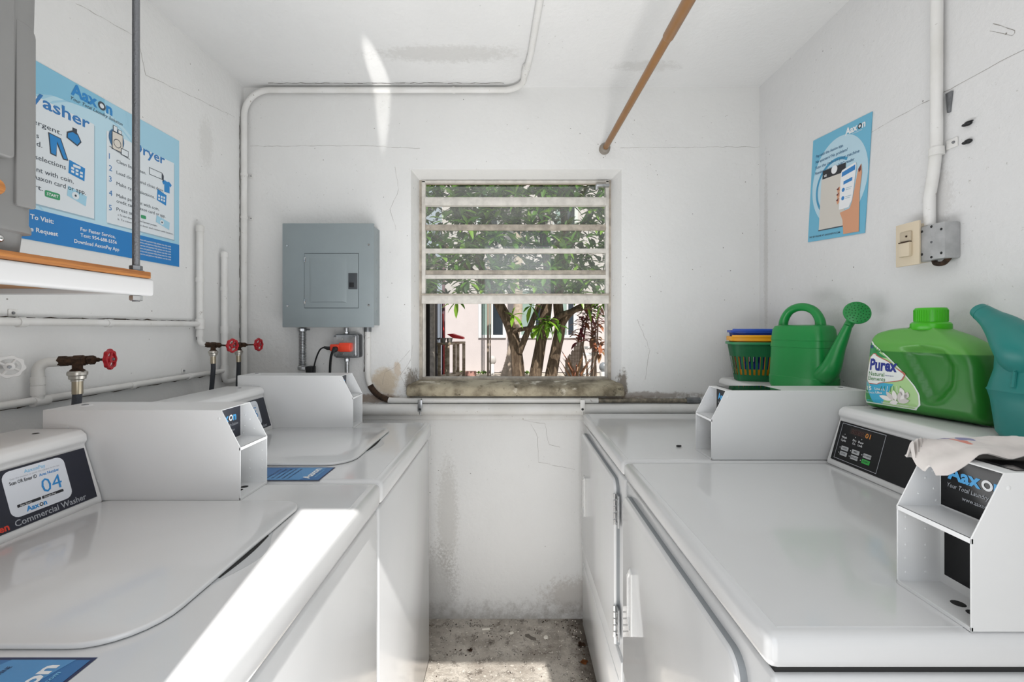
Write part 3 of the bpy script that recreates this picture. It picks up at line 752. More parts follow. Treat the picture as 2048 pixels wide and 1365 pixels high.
# rusted curve from the panel
sc_ = thing('electrical_conduit', 'white conduit dropping from the breaker panel and curving right with a rusty bend', 'conduit', (-.6, 1.94, 1.1))
X0 = (735-VX)/F*1.94; zr = CZ-(802-VY)/F*1.935
Rb = .115; ztop = CZ-(655-VY)/F*1.94
q = MB().cyl((X0, 1.942, zr+Rb), (X0, 1.942, ztop+.01), .0125, m=pipe_m).cyl((X0, 1.942, ztop-.02), (X0, 1.942, ztop+.006), .016, m=dsteel)
part(q, 'straight_conduit', sc_)
q = MB().tube(arc((X0+Rb, 1.942, zr+Rb), (-1, 0, 0), (0, 0, -1), Rb, 0, 25, 6), .0125, pipe_m)
q.tube(arc((X0+Rb, 1.942, zr+Rb), (-1, 0, 0), (0, 0, -1), Rb, 25, 78, 10), .0128, stain_m)
q.tube(arc((X0+Rb, 1.942, zr+Rb), (-1, 0, 0), (0, 0, -1), Rb, 78, 90, 4)+[(X0+Rb+.02, 1.942, zr)], .0125, pipe_m)
part(q, 'conduit_bend', sc_, 'rusty brown conduit bend')
Xe = (1400-VX)/F*1.94
q = MB().cyl((X0+Rb, 1.942, zr), (.38, 1.942, zr), .0125, m=pipe_m).cyl((.38, 1.942, zr), (Xe, 1.942, zr-.001), .0095, m=mat('stained_conduit', '8e8677', .6, .3, var=.5, vscale=50))
q.cyl((Xe-.06, 1.942, zr), (Xe, 1.942, zr), .013, m=dsteel)
part(q, 'level_conduit', sc_)

# ------------------------------------------------------------ breaker panel
Yp = 1.872
def yx(px, D=Yp): return (px-VX)/F*D
def yz(py, D=Yp): return CZ-(py-VY)/F*D
pn = thing('breaker_panel', 'grey metal breaker panel with small hinged door on the back wall', 'breaker panel', (yx(657), YB, yz(655)))
bxp = MB().box(yx(565)+.012, yx(748)-.006+.004, Yp+.002, YB, yz(651), yz(452), panel_grey, .002)
for i in range(7):
    z = yz(470+26*i); bxp.lathe([(0, .0015), (.011, .0012), (.012, 0)], (yx(748)-.002, 1.918, z), (1, 0, 0), panel_grey, 16)
part(bxp, 'panel_enclosure', pn)
q = MB().box(yx(565), yx(748), Yp-.002, Yp+.006, yz(655), yz(447), panel_grey, .0025, 2)
cov = part(q, 'panel_cover', pn)
for a_, b_ in ((575, 492), (738, 490), (576, 612), (738, 611)):
    part(MB().lathe([(0, .003), (.004, .0025), (.005, 0)], (yx(a_), Yp-.002, yz(b_)), (0, -1, 0), chrome, 14), 'screw', cov)
q = MB().box(yx(610), yx(717), Yp-.005, Yp-.0015, yz(616), yz(508), panel_grey, .001)
fo = [(yx(620), yz(606)), (yx(694), yz(606)), (yx(694), yz(515)), (yx(620), yz(515))]
fi = [(yx(625), yz(603)), (yx(687), yz(603)), (yx(687), yz(520)), (yx(625), yz(520))]
q.loft([[Vector((x, Yp-.005, z)) for x, z in fo], [Vector((x, Yp-.010, z)) for x, z in fi], ], panel_grey)
q.box(yx(609.2), yx(717.8), Yp-.0024, Yp-.0016, yz(617), yz(507), mat('panel_seam', '4d5559', .7))
dr = part(q, 'panel_door', pn)
part(MB().box(yx(698), yx(715.5), Yp-.008, Yp-.004, yz(579), yz(547), panel_dark, .001).box(yx(700), yx(709), Yp-.010, Yp-.007, yz(575), yz(566), rubber, .001), 'latch', dr)
for b_ in (520, 604): part(MB().box(yx(609.5), yx(613), Yp-.008, Yp-.004, yz(b_+5), yz(b_-5), chrome, .001), 'hinge', dr)
# flexible conduit
fx = yx(605, 1.925)
t_ = thing('flexible_conduit', 'ribbed flexible metal conduit below the left side of the breaker panel', 'conduit', (fx, 1.925, 1.1))
q = MB(); zt_, zb_ = yz(655, 1.925), yz(741, 1.925)
n = 22
prof = []
for i in range(n):
    z = zb_+.02+(zt_-zb_-.035)*i/n; h = (zt_-zb_-.035)/n
    prof += [(.0115, z), (.0155, z+h*.3), (.0155, z+h*.6), (.0115, z+h*.9)]
q.lathe([(r_, z) for r_, z in prof], (fx, 1.925, 0), (0, 0, 1), steel, 20, False)
part(q, 'flexible_hose', t_)
q = MB().lathe([(.013, 0), (.019, .002), (.019, .012), (.013, .016)], (fx, 1.925, zt_-.018), (0, 0, 1), steel, 8)
part(MB().lathe([(.014, 0), (.020, .004), (.020, .016), (.012, .024)], (fx, 1.925, zb_), (0, 0, 1), steel, 14), 'connector', t_)
q.box(fx+.012, fx+.03, 1.918, 1.932, zt_-.014, zt_-.006, dsteel, .002)
part(q, 'connector', t_)
MB_ = None
# outlet box
Yo = 1.905
ob = thing('outlet_box', 'square galvanised outlet box under the breaker panel holding an orange adapter', 'outlet', (yx(693, Yo), YB, yz(693, Yo)))
q = MB().prism(rrect(yx(672, 1.92), yx(719, 1.92), yz(716, 1.92), yz(669, 1.92), .008, 4), lambda p, t: Vector((p[0], t, p[1])), Yo+.004, YB, dsteel, .001)
part(q, 'box_body', ob)
q = MB().prism(rrect(yx(667, Yo), yx(713, Yo), yz(714, Yo), yz(670, Yo), .008, 4), lambda p, t: Vector((p[0], t, p[1])), Yo-.004, Yo+.004, steel, .0025)
for a_, b_ in ((670, 673), (709, 673), (709, 711), (671, 711)): q.lathe([(0, .002), (.004, .0015), (.0045, 0)], (yx(a_, Yo)+.002, Yo-.004, yz(b_, Yo)), (0, -1, 0), dsteel, 10)
for b_ in (679, 708): q.lathe([(0, .002), (.003, .0015), (.0035, 0)], (yx(687, Yo), Yo-.004, yz(b_, Yo)), (0, -1, 0), chrome, 10)
part(q, 'cover_plate', ob)
q = MB().cyl((yx(693, 1.93), 1.93, yz(656, 1.93)), (yx(693, 1.93), 1.93, yz(670, 1.93)), .010, m=steel).lathe([(.010, 0), (.0125, .002), (.0125, .008), (.010, .01)], (yx(693, 1.93), 1.93, yz(668, 1.93)), (0, 0, 1), steel, 8)
q.cyl((yx(694, 1.93), 1.93, yz(716, 1.93)), (yx(694, 1.93), 1.93, .95), .0095, m=steel).lathe([(.010, 0), (.0125, .002), (.0125, .014), (.010, .016)], (yx(694, 1.93), 1.93, yz(724, 1.93)), (0, 0, 1), steel, 8)
part(q, 'conduit_stub', ob)
Ya = 1.88
ad = thing('plug_adapter', 'orange three-way plug adapter pushed into the outlet box', 'adapter', (yx(685, Ya), Ya, yz(694, Ya)))
q = MB().box(yx(679, Ya), yx(703, Ya), Ya-.012, 1.9012, yz(704, Ya), yz(686, Ya), orange_p, .005, 3).box(yx(661, Ya), yx(682, Ya), Ya-.010, Ya+.012, yz(703, Ya), yz(689, Ya), orange_p, .005, 3)
q.box(yx(683, Ya), yx(701, Ya), Ya-.014, Ya-.011, yz(700, Ya), yz(690, Ya), orange_p, .001)
part(q, 'adapter_body', ad)
k1 = thing('power_cord', 'thin black power cord looping left from the orange adapter', 'cord', P(660, 697, Ya))
part(MB().tube([P(661, 697, Ya), P(655, 697, Ya), P(648, 695, Ya)], [.008, .0075, .005], rubber, 14), 'plug', k1)
part(MB().tube([P(649, 695, Ya), P(640, 700, Ya), P(632, 718, 1.90), P(627, 740, 1.91), P(622, 775, 1.91), P(618, 800, 1.9)], .0032, rubber, 10, smooth=6), 'cable', k1)
k2 = thing('power_cord', 'thick black power cord hanging straight down from the orange adapter', 'cord', P(671, 700, Ya-.02))
part(MB().tube([P(672, 698, Ya-.008), P(670, 699, Ya-.022), P(666, 704, Ya-.024)], [.010, .012, .007], rubber, 16), 'plug', k2)
part(MB().tube([P(666, 702, Ya-.024), P(662, 715, Ya-.015), P(660, 740, Ya), P(660, 775, Ya+.01), P(660, 810, Ya+.01)], .0052, rubber, 12, smooth=6), 'cable', k2)
setp(MB().box(yx(614, 1.93), yx(627, 1.93), 1.915, 1.955, yz(748, 1.93), yz(733, 1.93), rubber, .003).build('cable_clamp'), 'small black block against the wall beside the foot of the flexible conduit', 'clamp')

# ------------------------------------------------------------ tension rod
rodm = mat('brown_rod', '8a6238', .35, var=.08, vscale=20)
rod = thing('tension_rod', 'brown telescopic tension rod fixed high on the back wall and running overhead', 'rod', (.412, YB, 2.069))
Zr = 2.069; Xr = (1210-VX)/F*1.95
j = P(1345, 75, 1.0); Dj = (Zr-CZ)*F/(VY-75)
q = MB().cyl((Xr, YB-.02, Zr), (Xr+.012, Dj-.01, Zr), .0125, m=rodm); part(q, 'inner_tube', rod)
q = MB().lathe([(.0135, 0), (.0152, .004), (.0152, .9)], (Xr+.012, Dj, Zr), (.0155, -1.2, 0), rodm, 24); q.cyl((Xr+.022, Dj-.85, Zr), (Xr+.028, YF+.002, Zr), .0152, m=rodm)
part(q, 'outer_tube', rod)
q = MB().lathe([(0, 0), (.024, 0), (.024, .006), (.020, .012), (.020, .018), (.022, .022), (.016, .030), (.013, .030)], (Xr-.001, YB, Zr), (0, -1, 0), mat('grey_rubber_foot', '8c857c', .6), 24); part(q, 'rubber_foot', rod)

# ------------------------------------------------------------ right wall items
rwp = thing('electrical_conduit', 'white conduit dropping down the right wall to the switch box', 'conduit', (XR-.02, 1.15, 2.0))
X = XR-.016
def onR(px, py, X=X): return onL(px, py, X)
ya = onR(1873, 200).y; yb = onR(1859, 450).y; zbk = onR(1868, 330).z
q = MB().tube([(X, ya-.002, ZC-.001), (X, ya, 1.90), (X, ya, zbk+.04), (X, (ya+yb)/2, zbk-.03), (X, yb, zbk-.08), (X, yb, onR(1859, 452).z)], .0125, pipe_m, 18)
part(q, 'conduit_pipe', rwp)
z = onR(1870, 305).z
q = MB().cyl((X, ya, z-.010), (X, ya, z+.010), .0155, m=pipe_m); q.box(XR-.004, XR, ya-.040, ya-.012, z-.001, z+.022, pipe_m, .0015); q.ball((XR-.005, ya-.032, z+.011), .0035, dsteel, seg=8)
part(q, 'pipe_clamp', rwp)
z = onR(1880, 205).z
q = MB().prism([(ya-.012, z+.02), (ya-.028, z+.02), (ya-.022, z-.03), (ya-.016, z-.03)], lambda p, t: Vector((t, p[0], p[1])), XR-.006, XR, dsteel, .001); part(q, 'wall_clip', rwp)
gx = XR-.040
sb = thing('switch_box', 'square grey metal junction box with screw holes at the end of the right-wall conduit', 'junction box', (gx, 1.15, 1.5))
g0 = onR(1838, 450, gx).y; g1 = onR(1889, 450, gx).y; gz1 = onR(1865, 448, gx).z; gz0 = onR(1865, 520, gx).z
q = MB().box(gx, XR, g1, g0, gz0, gz1, mat('switch_box_zinc', 'b4b5b6', .5, .35, var=.15, vscale=30), .004, 2)
for u, v in ((.12, .15), (.12, .8), (.5, .08), (.5, .93), (.88, .2), (.88, .85), (.5, .5)):
    q.lathe([(0, .0006), (.003, .0005), (.0034, 0)], (gx, g1+(g0-g1)*u, gz0+(gz1-gz0)*v), (-1, 0, 0), rubber if v != .5 else dsteel, 12)
part(q, 'box_body', sb)
q = MB().tube([(gx+.02, g0-.02, gz0+.004), (gx+.015, g0-.03, gz0-.008), (gx+.015, g0-.05, gz0-.010), (gx+.02, g0-.06, gz0+.004)], .006, stain_m, 10, smooth=4); part(q, 'cable_clamp', sb, 'rusty cable clamp')
px_ = XR-.046
s0 = onR(1791, 450, px_).y; s1 = onR(1838, 450, px_).y; sz1 = onR(1815, 446, px_).z; sz0 = onR(1815, 532, px_).z
sw = thing('light_switch', 'almond rocker switch plate covering the left half of the grey box', 'light switch', (px_, s1, sz0))
q = MB().box(px_, px_+.006, s1, s0, sz0, sz1, almond, .002, 2).box(px_+.006, XR, s1+.006, s0-.006, sz0+.008, sz1-.008, almond_d); part(q, 'switch_plate', sw)
ym = (s0+s1)/2; zm = (sz0+sz1)/2
q = MB().box(px_-.010, px_+.001, ym-.0165, ym+.0165, zm-.033, zm+.005, almond, .003, 2).box(px_-.006, px_+.001, ym-.0165, ym+.0165, zm+.007, zm+.034, almond_d, .003, 2)
q.box(px_-.011, px_, ym-.014, ym+.014, zm+.004, zm+.0065, rust); q.ball((px_-.007, ym-.006, zm+.02), .0025, rust, seg=8); part(q, 'rocker', sw)
for py_, lb in ((247, 'small black plug stuck in the right wall, upper of the two'), (283, 'small black plug stuck in the right wall, lower of the two')):
    c = onR(1936, py_, XR-.004)
    q = MB().ball(c, .009, rubber, (.7, 1.0, .62), 12).ball(c+Vector((-.003, .004, -.002)), .006, rubber, (1, 1.1, .6), 10)
    if py_ == 247: q.ball(c+Vector((-.002, -.008, .002)), .004, rubber, (1, 1.6, .4), 8)
    setp(q.build('wall_plug'), lb, 'plug', 'black plugs in the right wall')

# posters
def quadframe(A_, B_, C_, D_):
    """TL TR BR BL on the wall -> origin, U, V, width, height of the best rectangle"""
    U = ((B_-A_)+(C_-D_))*.5; V = ((A_-D_)+(B_-C_))*.5; cen = (A_+B_+C_+D_)/4; w_ = U.length; h_ = V.length
    U.normalize(); V = (V-U*V.dot(U)).normalized(); return cen-U*w_/2-V*h_/2, U, V, w_, h_
pb1 = mat('poster_sky_blue', '86c0da', .45, spec=.4); pb2 = mat('poster_pale_blue', 'bbdcea', .45); pb3 = mat('poster_mid_blue', 'a3d0e4', .45)
pblue = mat('poster_strong_blue', '2b7fc2', .45); pdark = mat('poster_text_grey', '3c4550', .5); pw = mat('poster_white', 'dfe6ea', .45)
ptitle = mat('poster_title_blue', '3279b8', .45)
O = Vector((XL+.0025, .957, 1.499)); Wp, Hp = .619, .446
ps = thing('wall_poster', 'large pale blue washer and dryer instruction poster on the left wall', 'poster', O)
a = Art(O, (0, 1, 0), (0, 0, 1))
a.slab(0, 0, Wp, Hp, .002, pb3); h = Hp
a.disc(.30, .21, .19, pb2, .8, .19, 40); a.ring(.30, .21, .195, .205, pb2, 1.2, 40)
a.pg([(0, .30), (.18, .38), (.33, .40), (.33, h), (0, h)], pb1, 1.5)
a.pg([(.43, .33), (.6189, .25), (.6189, h), (.40, h)], pb3, 1.4)
a.rect(0, 0, Wp, .078, pblue, 2.4)
sh = mat('poster_soft_grey', '9db9c8', .5)
a.rect(.025, .088, .300, .355, sh, 2); a.rect(.022, .092, .297, .358, pw, 3)
a.rect(.339, .087, .597, .354, sh, 2); a.rect(.336, .091, .594, .358, pw, 3)
W_ = a.logo(.2305, .410, .0445, blue_ink, pdark, pw, 4); print('logo width', W_)
a.text('Your Total Laundry Solution', .2305, .395, .0135, pdark, 4, sh=.3, w=.158)
a.text('Washer', .098, .338, .043, ptitle, 4, .02, w=.186); a.text('Dryer', .425, .338, .043, ptitle, 4, .02, w=.128)
def tr_(t_l, uend, v, size, ust): a.text(t_l, ust, v, size, pdark, 5, w=uend-ust)
for num, v, ln in (('1', .292, (('Add detergent.', .206, .288),)), ('2', .262, (('Load clothes', .150, .256), ('and close lid.', .158, .236))), ('3', .208, (('Make cycle selections', .217, .202),)),
                   ('4', .178, (('Make payment with coin,', .238, .172), ('credit card, Aaxon card or app.', .272, .152))), ('5', .130, (('Press start.', .160, .128),))):
    a.text(num, .030, v-.006, .024, ptitle, 5)
    for t_l, ue, vv in ln: tr_(t_l, ue, vv, .0175, .050)
a.rect(.164, .116, .202, .133, green_ink, 5, .004); a.text('START', .183, .121, .010, white_ink, 6, .02, align='C')
a.pg([(.220, .135), (.272, .120), (.275, .148), (.223, .162)], pb3, 5); a.disc(.243, .141, .010, pw, 6); a.disc(.243, .141, .003, pdark, 7)
def sh_(pts, f=(0, 0, 1, 1)): return [(f[0]+x*f[2], f[1]+y*f[3]) for x, y in pts]
jg = [(.1, .25), (.75, 0), (1, .35), (.8, .72), (.72, .80), (.72, 1.0), (.45, 1.0), (.45, .82), (.12, .6)]
jg2 = [(.17, .30), (.73, .09), (.91, .36), (.76, .66), (.45, .72), (.18, .54)]
a.pg(sh_(jg, (.214, .276, .046, .046)), pdark, 5); a.pg(sh_(jg2, (.214, .276, .046, .046)), blue_ink, 6)
je = [(0, 1), (.62, .95), (1, .03), (.72, 0), (.42, .62), (.40, .02), (.10, .05)]; je2 = [(.05, .95), (.58, .91), (.93, .07), (.76, .05), (.43, .74), (.36, .07), (.14, .10)]
a.pg(sh_(je, (.172, .226, .052, .056)), pdark, 5); a.pg(sh_(je2, (.172, .226, .052, .056)), blue_ink, 6)
a.pg([(.224, .196), (.268, .188), (.270, .224), (.226, .232)], blue_ink, 5)
for k in range(3):
    for j_ in range(2): a.rect(.231+.012*k, .200+.009*j_-.002*k, .239+.012*k, .206+.009*j_-.002*k, pw, 6)
a.rect(.236, .217, .257, .224, pw, 6, .002)
a.disc(.368, .345, .026, mat('poster_deep_blue', '3f6f98', .5), 5, .030)
a.pg([(.352, .312), (.390, .312), (.390, .366), (.352, .366)], pdark, 6); a.rect(.354, .314, .388, .364, mat('poster_cream', 'dcd6cc', .5), 7)
a.ring(.370, .334, .011, .013, pdark, 8); a.rect(.356, .366, .370, .384, pdark, 6); a.rect(.3575, .3675, .3685, .3825, pw, 7); a.rect(.372, .366, .386, .378, pdark, 6); a.rect(.3735, .3675, .3845, .3765, pw, 7)
a.rect(.382, .306, .408, .326, pdark, 8); a.rect(.384, .308, .406, .324, pw, 9); a.line([(.344, .316), (.414, .303)], .0015, pdark, 8)
for num, v, ln in (('1', .279, (('Clean lint screen.', .475, .277),)), ('2', .245, (('Load clothes and close door.', .549, .243),)), ('3', .213, (('Make cycle selections.', .510, .210),)),
                   ('4', .172, (('Make payment with coin,', .528, .175), ('credit card, Aaxon card or app.', .556, .158))), ('5', .129, (('Press start.', .448, .134),))):
    a.text(num, .343, v, .0235, ptitle, 5)
    for t_l, ue, vv in ln: tr_(t_l, ue, vv, .0145, .368)
tr_('a. To start dryer, follow the Operator prompts.', .520, .120, .0085, .372); tr_('b. To reverse, open door and restart with button.', .590, .107, .0085, .372)
a.frame(.487, .283, .541, .306, .0018, pdark, 5); a.pg([(.541, .283), (.548, .278), (.548, .298), (.541, .306)], pdark, 5)
st_ = [(0, .80), (.28, 1), (.42, .93), (.58, .93), (.72, 1), (1, .80), (.88, .56), (.78, .64), (.78, 0), (.22, 0), (.22, .64), (.12, .56)]
a.pg(sh_(st_, (.541, .246, .042, .040)), blue_ink, 5)
a.pg([(.519, .208), (.558, .200), (.560, .236), (.521, .246)], blue_ink, 5)
for k in range(3):
    for j_ in range(2): a.rect(.524+.011*k, .211+.010*j_, .531+.011*k, .218+.010*j_, pw, 6)
a.rect(.455, .133, .475, .144, green_ink, 5, .003); a.pg([(.515, .135), (.572, .120), (.574, .146), (.518, .158)], pb3, 5); a.disc(.540, .139, .008, pw, 6); a.disc(.540, .139, .003, pdark, 7)
a.text('To Visit:', .13, .052, .0165, white_ink, 4, .02); a.text('Service Request', .09, .022, .0155, white_ink, 4, .02, w=.107)
a.text('For Faster Service,', .257, .050, .0135, white_ink, 4, .015, w=.107); a.text('Text: 954-688-5556', .257, .034, .0135, white_ink, 4, .015, w=.112); a.text('Download AaxonPay App', .240, .014, .0145, white_ink, 4, .015, w=.137)
for k in range(6): a.text('For service and payment help please scan the code', .58, .062-.009*k, .0075, white_ink, 4, .01, align='R', w=.15-.006*(k % 3))
part(a, 'poster_sheet', ps)

A_, B_, C_, D_ = onR(1620, 282, XR-.003), onR(1736, 232, XR-.003), onR(1737, 460, XR-.003), onR(1622, 487, XR-.003)
O, U, V, Wp, Hp = quadframe(A_, B_, C_, D_)
ps = thing('wall_poster', 'small blue poster on the right wall showing a hand holding a phone', 'poster', O)
a = Art(O, U, V); a.slab(0, 0, Wp, Hp, .002, mat('poster2_blue', '6bb2cf', .5))
kx, ky = Wp/.56, Hp/1.0
def q2(pts): return [(x*kx, y*ky) for x, y in pts]
a.disc(.29*kx, .52*ky, .268*kx, mat('poster2_pale', 'b6d4e2', .5), 1, .40*ky, 48)
a.ring(.27*kx, .47*ky, .185*kx, .205*kx, mat('poster2_ring', '3e93bb', .5), 2, 40, 60, 300)
wl_ = a.logo(.335*kx, .905*ky, .030, white_ink, ink, white_ink, 3); a.text('Your Total Laundry Solution', .40*kx, .885*ky, .006, white_ink, 3, w=.04)
for i, t_l in enumerate(('Pay with the Aaxon app.', 'No quarters? No problem!', 'Scan the code on your machine', 'Number or tap the NFC reader')):
    a.text(t_l, .045*kx, (.815-.055*i)*ky, .014, mat('poster2_text', '2c5f86', .5), 3, .01, w=(.28, .32, .43, .39)[i]*kx)
cream = mat('poster2_machine', 'cfcac2', .5)
a.pg(q2([(.12, .10), (.37, .10), (.37, .58), (.12, .58)]), cream, 4); a.pg(q2([(.13, .58), (.36, .58), (.36, .66), (.13, .66)]), ink, 4); a.rect(.115*kx, .09*ky, .375*kx, .10*ky, pdark, 4)
a.disc(.25*kx, .635*ky, .03*kx, white_ink, 5); a.text('V8', .145*kx, .595*ky, .012, white_ink, 5, .02)
skin = mat('poster2_skin', 'd39a78', .5); nail = mat('poster2_nail', '6b2f2f', .5)
a.pg(q2([(.33, .22), (.42, .24), (.44, .30), (.475, .56), (.50, .60), (.51, .52), (.50, .36), (.515, .02), (.375, .02), (.36, .15)]), skin, 6)
for k in range(3): a.pg(q2([(.29, .44-.05*k), (.33, .47-.05*k), (.33, .43-.05*k), (.30, .40-.05*k)]), skin, 6); a.pg(q2([(.285, .44-.05*k), (.31, .46-.05*k), (.305, .43-.05*k)]), nail, 7)
a.pg(q2([(.478, .56), (.498, .59), (.50, .545), (.485, .53)]), nail, 8)
a.pg(q2([(.32, .25), (.41, .25), (.44, .31), (.46, .60), (.45, .63), (.33, .60), (.32, .58)]), white_ink, 7)
a.pg(q2([(.33, .54), (.45, .565), (.45, .61), (.33, .58)]), pblue, 8); a.pg(q2([(.35, .465), (.43, .48), (.43, .51), (.35, .495)]), pblue, 8)
for k in range(2):
    a.disc(.352*kx, (.42-.075*k)*ky, .014*kx, pblue, 8); a.rect(.375*kx, (.425-.075*k)*ky, .43*kx, (.43-.075*k)*ky, sh, 8); a.rect(.375*kx, (.41-.075*k)*ky, .42*kx, (.415-.075*k)*ky, sh, 8)
a.text('PAY BY PHONE AT AAXONPAY.COM', .02*kx, .035*ky, .009, pdark, 3, .01, w=.32*kx)
part(a, 'poster_sheet', ps)

# ------------------------------------------------------------ shelf, bin, rod on the left
shelf_w = wood('plywood_edge', '8a5426', 'b97a3c', (6, 3, 160))
ply = wood('plywood_under', '8f6134', 'a8763f', (30, 4, 4))
whp2 = mat('white_bracket_paint', (.60, .60, .60), .45)
XS, DS = -.728, .90
zt0 = CZ+(655-545)/F*DS; zb0 = CZ+(655-593)/F*DS
sh_ = thing('wall_shelf', 'plywood shelf on a white steel rail hanging over the nearer washer', 'shelf', (XL, .4, zb0))
part(MB().box(XL, XS, YF+.01, DS, zt0-.013, zt0, shelf_w, .001), 'shelf_board', sh_)
q = MB().box(XS-.022, XS+.003, YF+.01, DS+.006, zb0, zt0-.0135, whp2, .006, 3)
part(q, 'front_rail', sh_, 'white rail')
part(MB().box(XL, XS-.022, DS-.03, DS, zb0+.003, zt0-.0135, whp2, .001), 'cross_batten', sh_)
part(MB().box(XL, XS-.022, YF+.01, .86, zb0+.012, zt0-.014, ply), 'under_board', sh_)
rx = XS-.011; ry = (rx)*F/(272-VX)
rd = thing('threaded_rod', 'grey steel hanger rod from the ceiling through the shelf end with nuts', 'rod', (rx, ry, zb0))
part(MB().cyl((rx, ry, zb0-.012), (rx, ry, ZC), .0062, m=mat('hanger_rod', '7d7f83', .4, .8, bump=.3, bscale=400), n=18), 'rod_bar', rd)
part(MB().lathe([(.0085, 0), (.0105, .001), (.0105, .0085), (.0085, .0095)], (rx, ry, zt0+.001), (0, 0, 1), dsteel, 6).lathe([(.013, 0), (.013, .001)], (rx, ry, zt0), (0, 0, 1), dsteel, 20), 'upper_nut', rd)
part(MB().lathe([(.0085, 0), (.0105, .001), (.0105, .0095), (.0085, .0105)], (rx, ry, zb0-.0105), (0, 0, 1), chrome, 6), 'lower_nut', rd)
binm = mat('grey_bin_plastic', '7d7d7c', .42, var=.05, vscale=6)
bx_r, by_f = -.735, .701
bn = thing('storage_bin', 'tall dull grey plastic container standing on the shelf at the left picture edge', 'container', (-.9, .45, zt0))
def rr3(x0, x1, y0, y1, r, z): return [Vector((x, y, z)) for x, y in rrect(x0, x1, y0, y1, r, 6)]
L = []
for z, o_ in ((zt0+.0005, -.010), (zt0+.030, -.008), (zt0+.032, -.001), (zt0+.040, -.001), (zt0+.046, -.003), (zt0+.60, .004), (zt0+.602, .012), (zt0+.62, .012)):
    L.append(rr3(-1.13-o_, bx_r+o_, .25-o_, by_f+o_, .030, z))
q = MB().loft(L, binm)
q.prism(rrect(.660, .688, zt0+.07, 1.745, (.004, .004, .016, .004), 5), lambda p, t: Vector((t, p[0], p[1])), bx_r-.006, bx_r+.0015, binm, .002, 2)
q.prism(rrect(.560, .652, 1.53, 1.95, .008, 5), lambda p, t: Vector((t, p[0], p[1])), bx_r-.006, bx_r+.010, binm, .004, 3)
part(q, 'bin_body', bn)
part(MB().ball((bx_r-.008, .645, zt0+.018), .006, chrome, seg=12), 'rivet', bn, 'small chrome rivet')
kn = onL(-8, 372, bx_r+.02)
part(MB().lathe([(.004, -.01), (.005, -.004), (.011, 0), (.013, .006), (.011, .011), (0, .013)], (bx_r+.010, kn.y, kn.z), (1, 0, 0), shelf_w, 18), 'wooden_knob', bn, 'round brown wooden knob')

# ------------------------------------------------------------ things on the dryers
ZT = DZK+.1540                                # console top
XC = .303+.655                                # centre line of the console tops
# nested baskets
bg_ = mat('basket_green', '2f8a58', .4); by_ = mat('basket_yellow', 'f0a818', .4); bb_ = mat('basket_blue', '1f4bb0', .4)
bcx, bcy = .968, 1.775
def basket(col, label, z0, k, knob=True, slots=True):
    t_ = thing('basket', label, 'basket', (bcx, bcy, z0), math.radians(-14), 'nested plastic baskets on the back right dryer')
    H, a0, b0, a1, b1 = .150, .066, .048, .092, .060       # half sizes bottom / top
    n = 56; th = .0018
    def loop(z, inset=0): 
        f_ = z/H; aa = (a0+(a1-a0)*f_)*k-inset; bb2 = (b0+(b1-b0)*f_)*k-inset; out = []
        for i in range(n):
            t = 2*PI*i/n+.0001; ct, st = math.cos(t), math.sin(t); e = .42
            out.append(Vector((aa*math.copysign(abs(ct)**e, ct), bb2*math.copysign(abs(st)**e, st), z)))
        return out
    q = MB()
    bm = bmesh.new(); rows = [loop(0), loop(.024), loop(.096), loop(H)]; R = [[bm.verts.new(p) for p in r] for r in rows]
    # even out the loop spacing so that the slots are regular
    for r_, pr in zip(R, rows):
        per = [0]
        for i in range(n): per.append(per[-1]+(pr[(i+1) % n]-pr[i]).length)
        for i in range(n):
            d = per[-1]*i/n; j_ = max(k_ for k_ in range(n) if per[k_] <= d+1e-9); f_ = (d-per[j_])/(per[j_+1]-per[j_]+1e-12)
            r_[i].co = pr[j_].lerp(pr[(j_+1) % n], f_)
    for a_i, (a_, b_) in enumerate(zip(R, R[1:])):
        for i in range(n):
            j_ = (i+1) % n
            if slots and a_i == 1 and i % 2 == 0: continue
            bm.faces.new((a_[i], a_[j_], b_[j_], b_[i]))
    bm.faces.new(R[0][::-1])
    bmesh.ops.solidify(bm, geom=bm.faces[:], thickness=th)
    bmesh.ops.recalc_face_normals(bm, faces=bm.faces[:])
    q._merge(bm, col); q.build('basket_body', parent=t_, local=True)
    rim = MB(); o_ = [p for p in loop(H, -.006)]; i_ = [p for p in loop(H, .003)]
    def up_(L_, dz): return [p+Vector((0, 0, dz)) for p in L_]
    rim.loft([up_(o_, -.006 if col is not by_ else -.014), up_(o_, .003), up_(i_, .003), up_(i_, 0)], col, cap=False); rim.build('rim', parent=t_, local=True)
    if knob:
        hd = MB()
        # folded handle: bar round the near side ending in round hinge discs
        for sx in (1,):
            hd.lathe([(0, .005), (.0135, .0045), (.0148, .002), (.0148, -.003)], ((a1*k-.010)*sx, -(b1*k+.0095), H+.003), (0, -1, 0), col, 24)
        hd.box(-(a1*k+.006), a1*k-.02, -(b1*k+.0105), -(b1*k+.0045), H-.001, H+.009, col, .002, 2)
        hd.build('folding_handle', parent=t_, local=True)
    return t_
b1 = basket(bg_, 'green plastic basket with tall slots, outermost of the nested stack', ZT, 1.0, False)
b2 = basket(by_, 'yellow plastic basket with round handle hinge nested inside the green one', ZT+.022, .955)
b3 = basket(bb_, 'blue plastic basket, topmost of the nested stack', ZT+.046, .93)

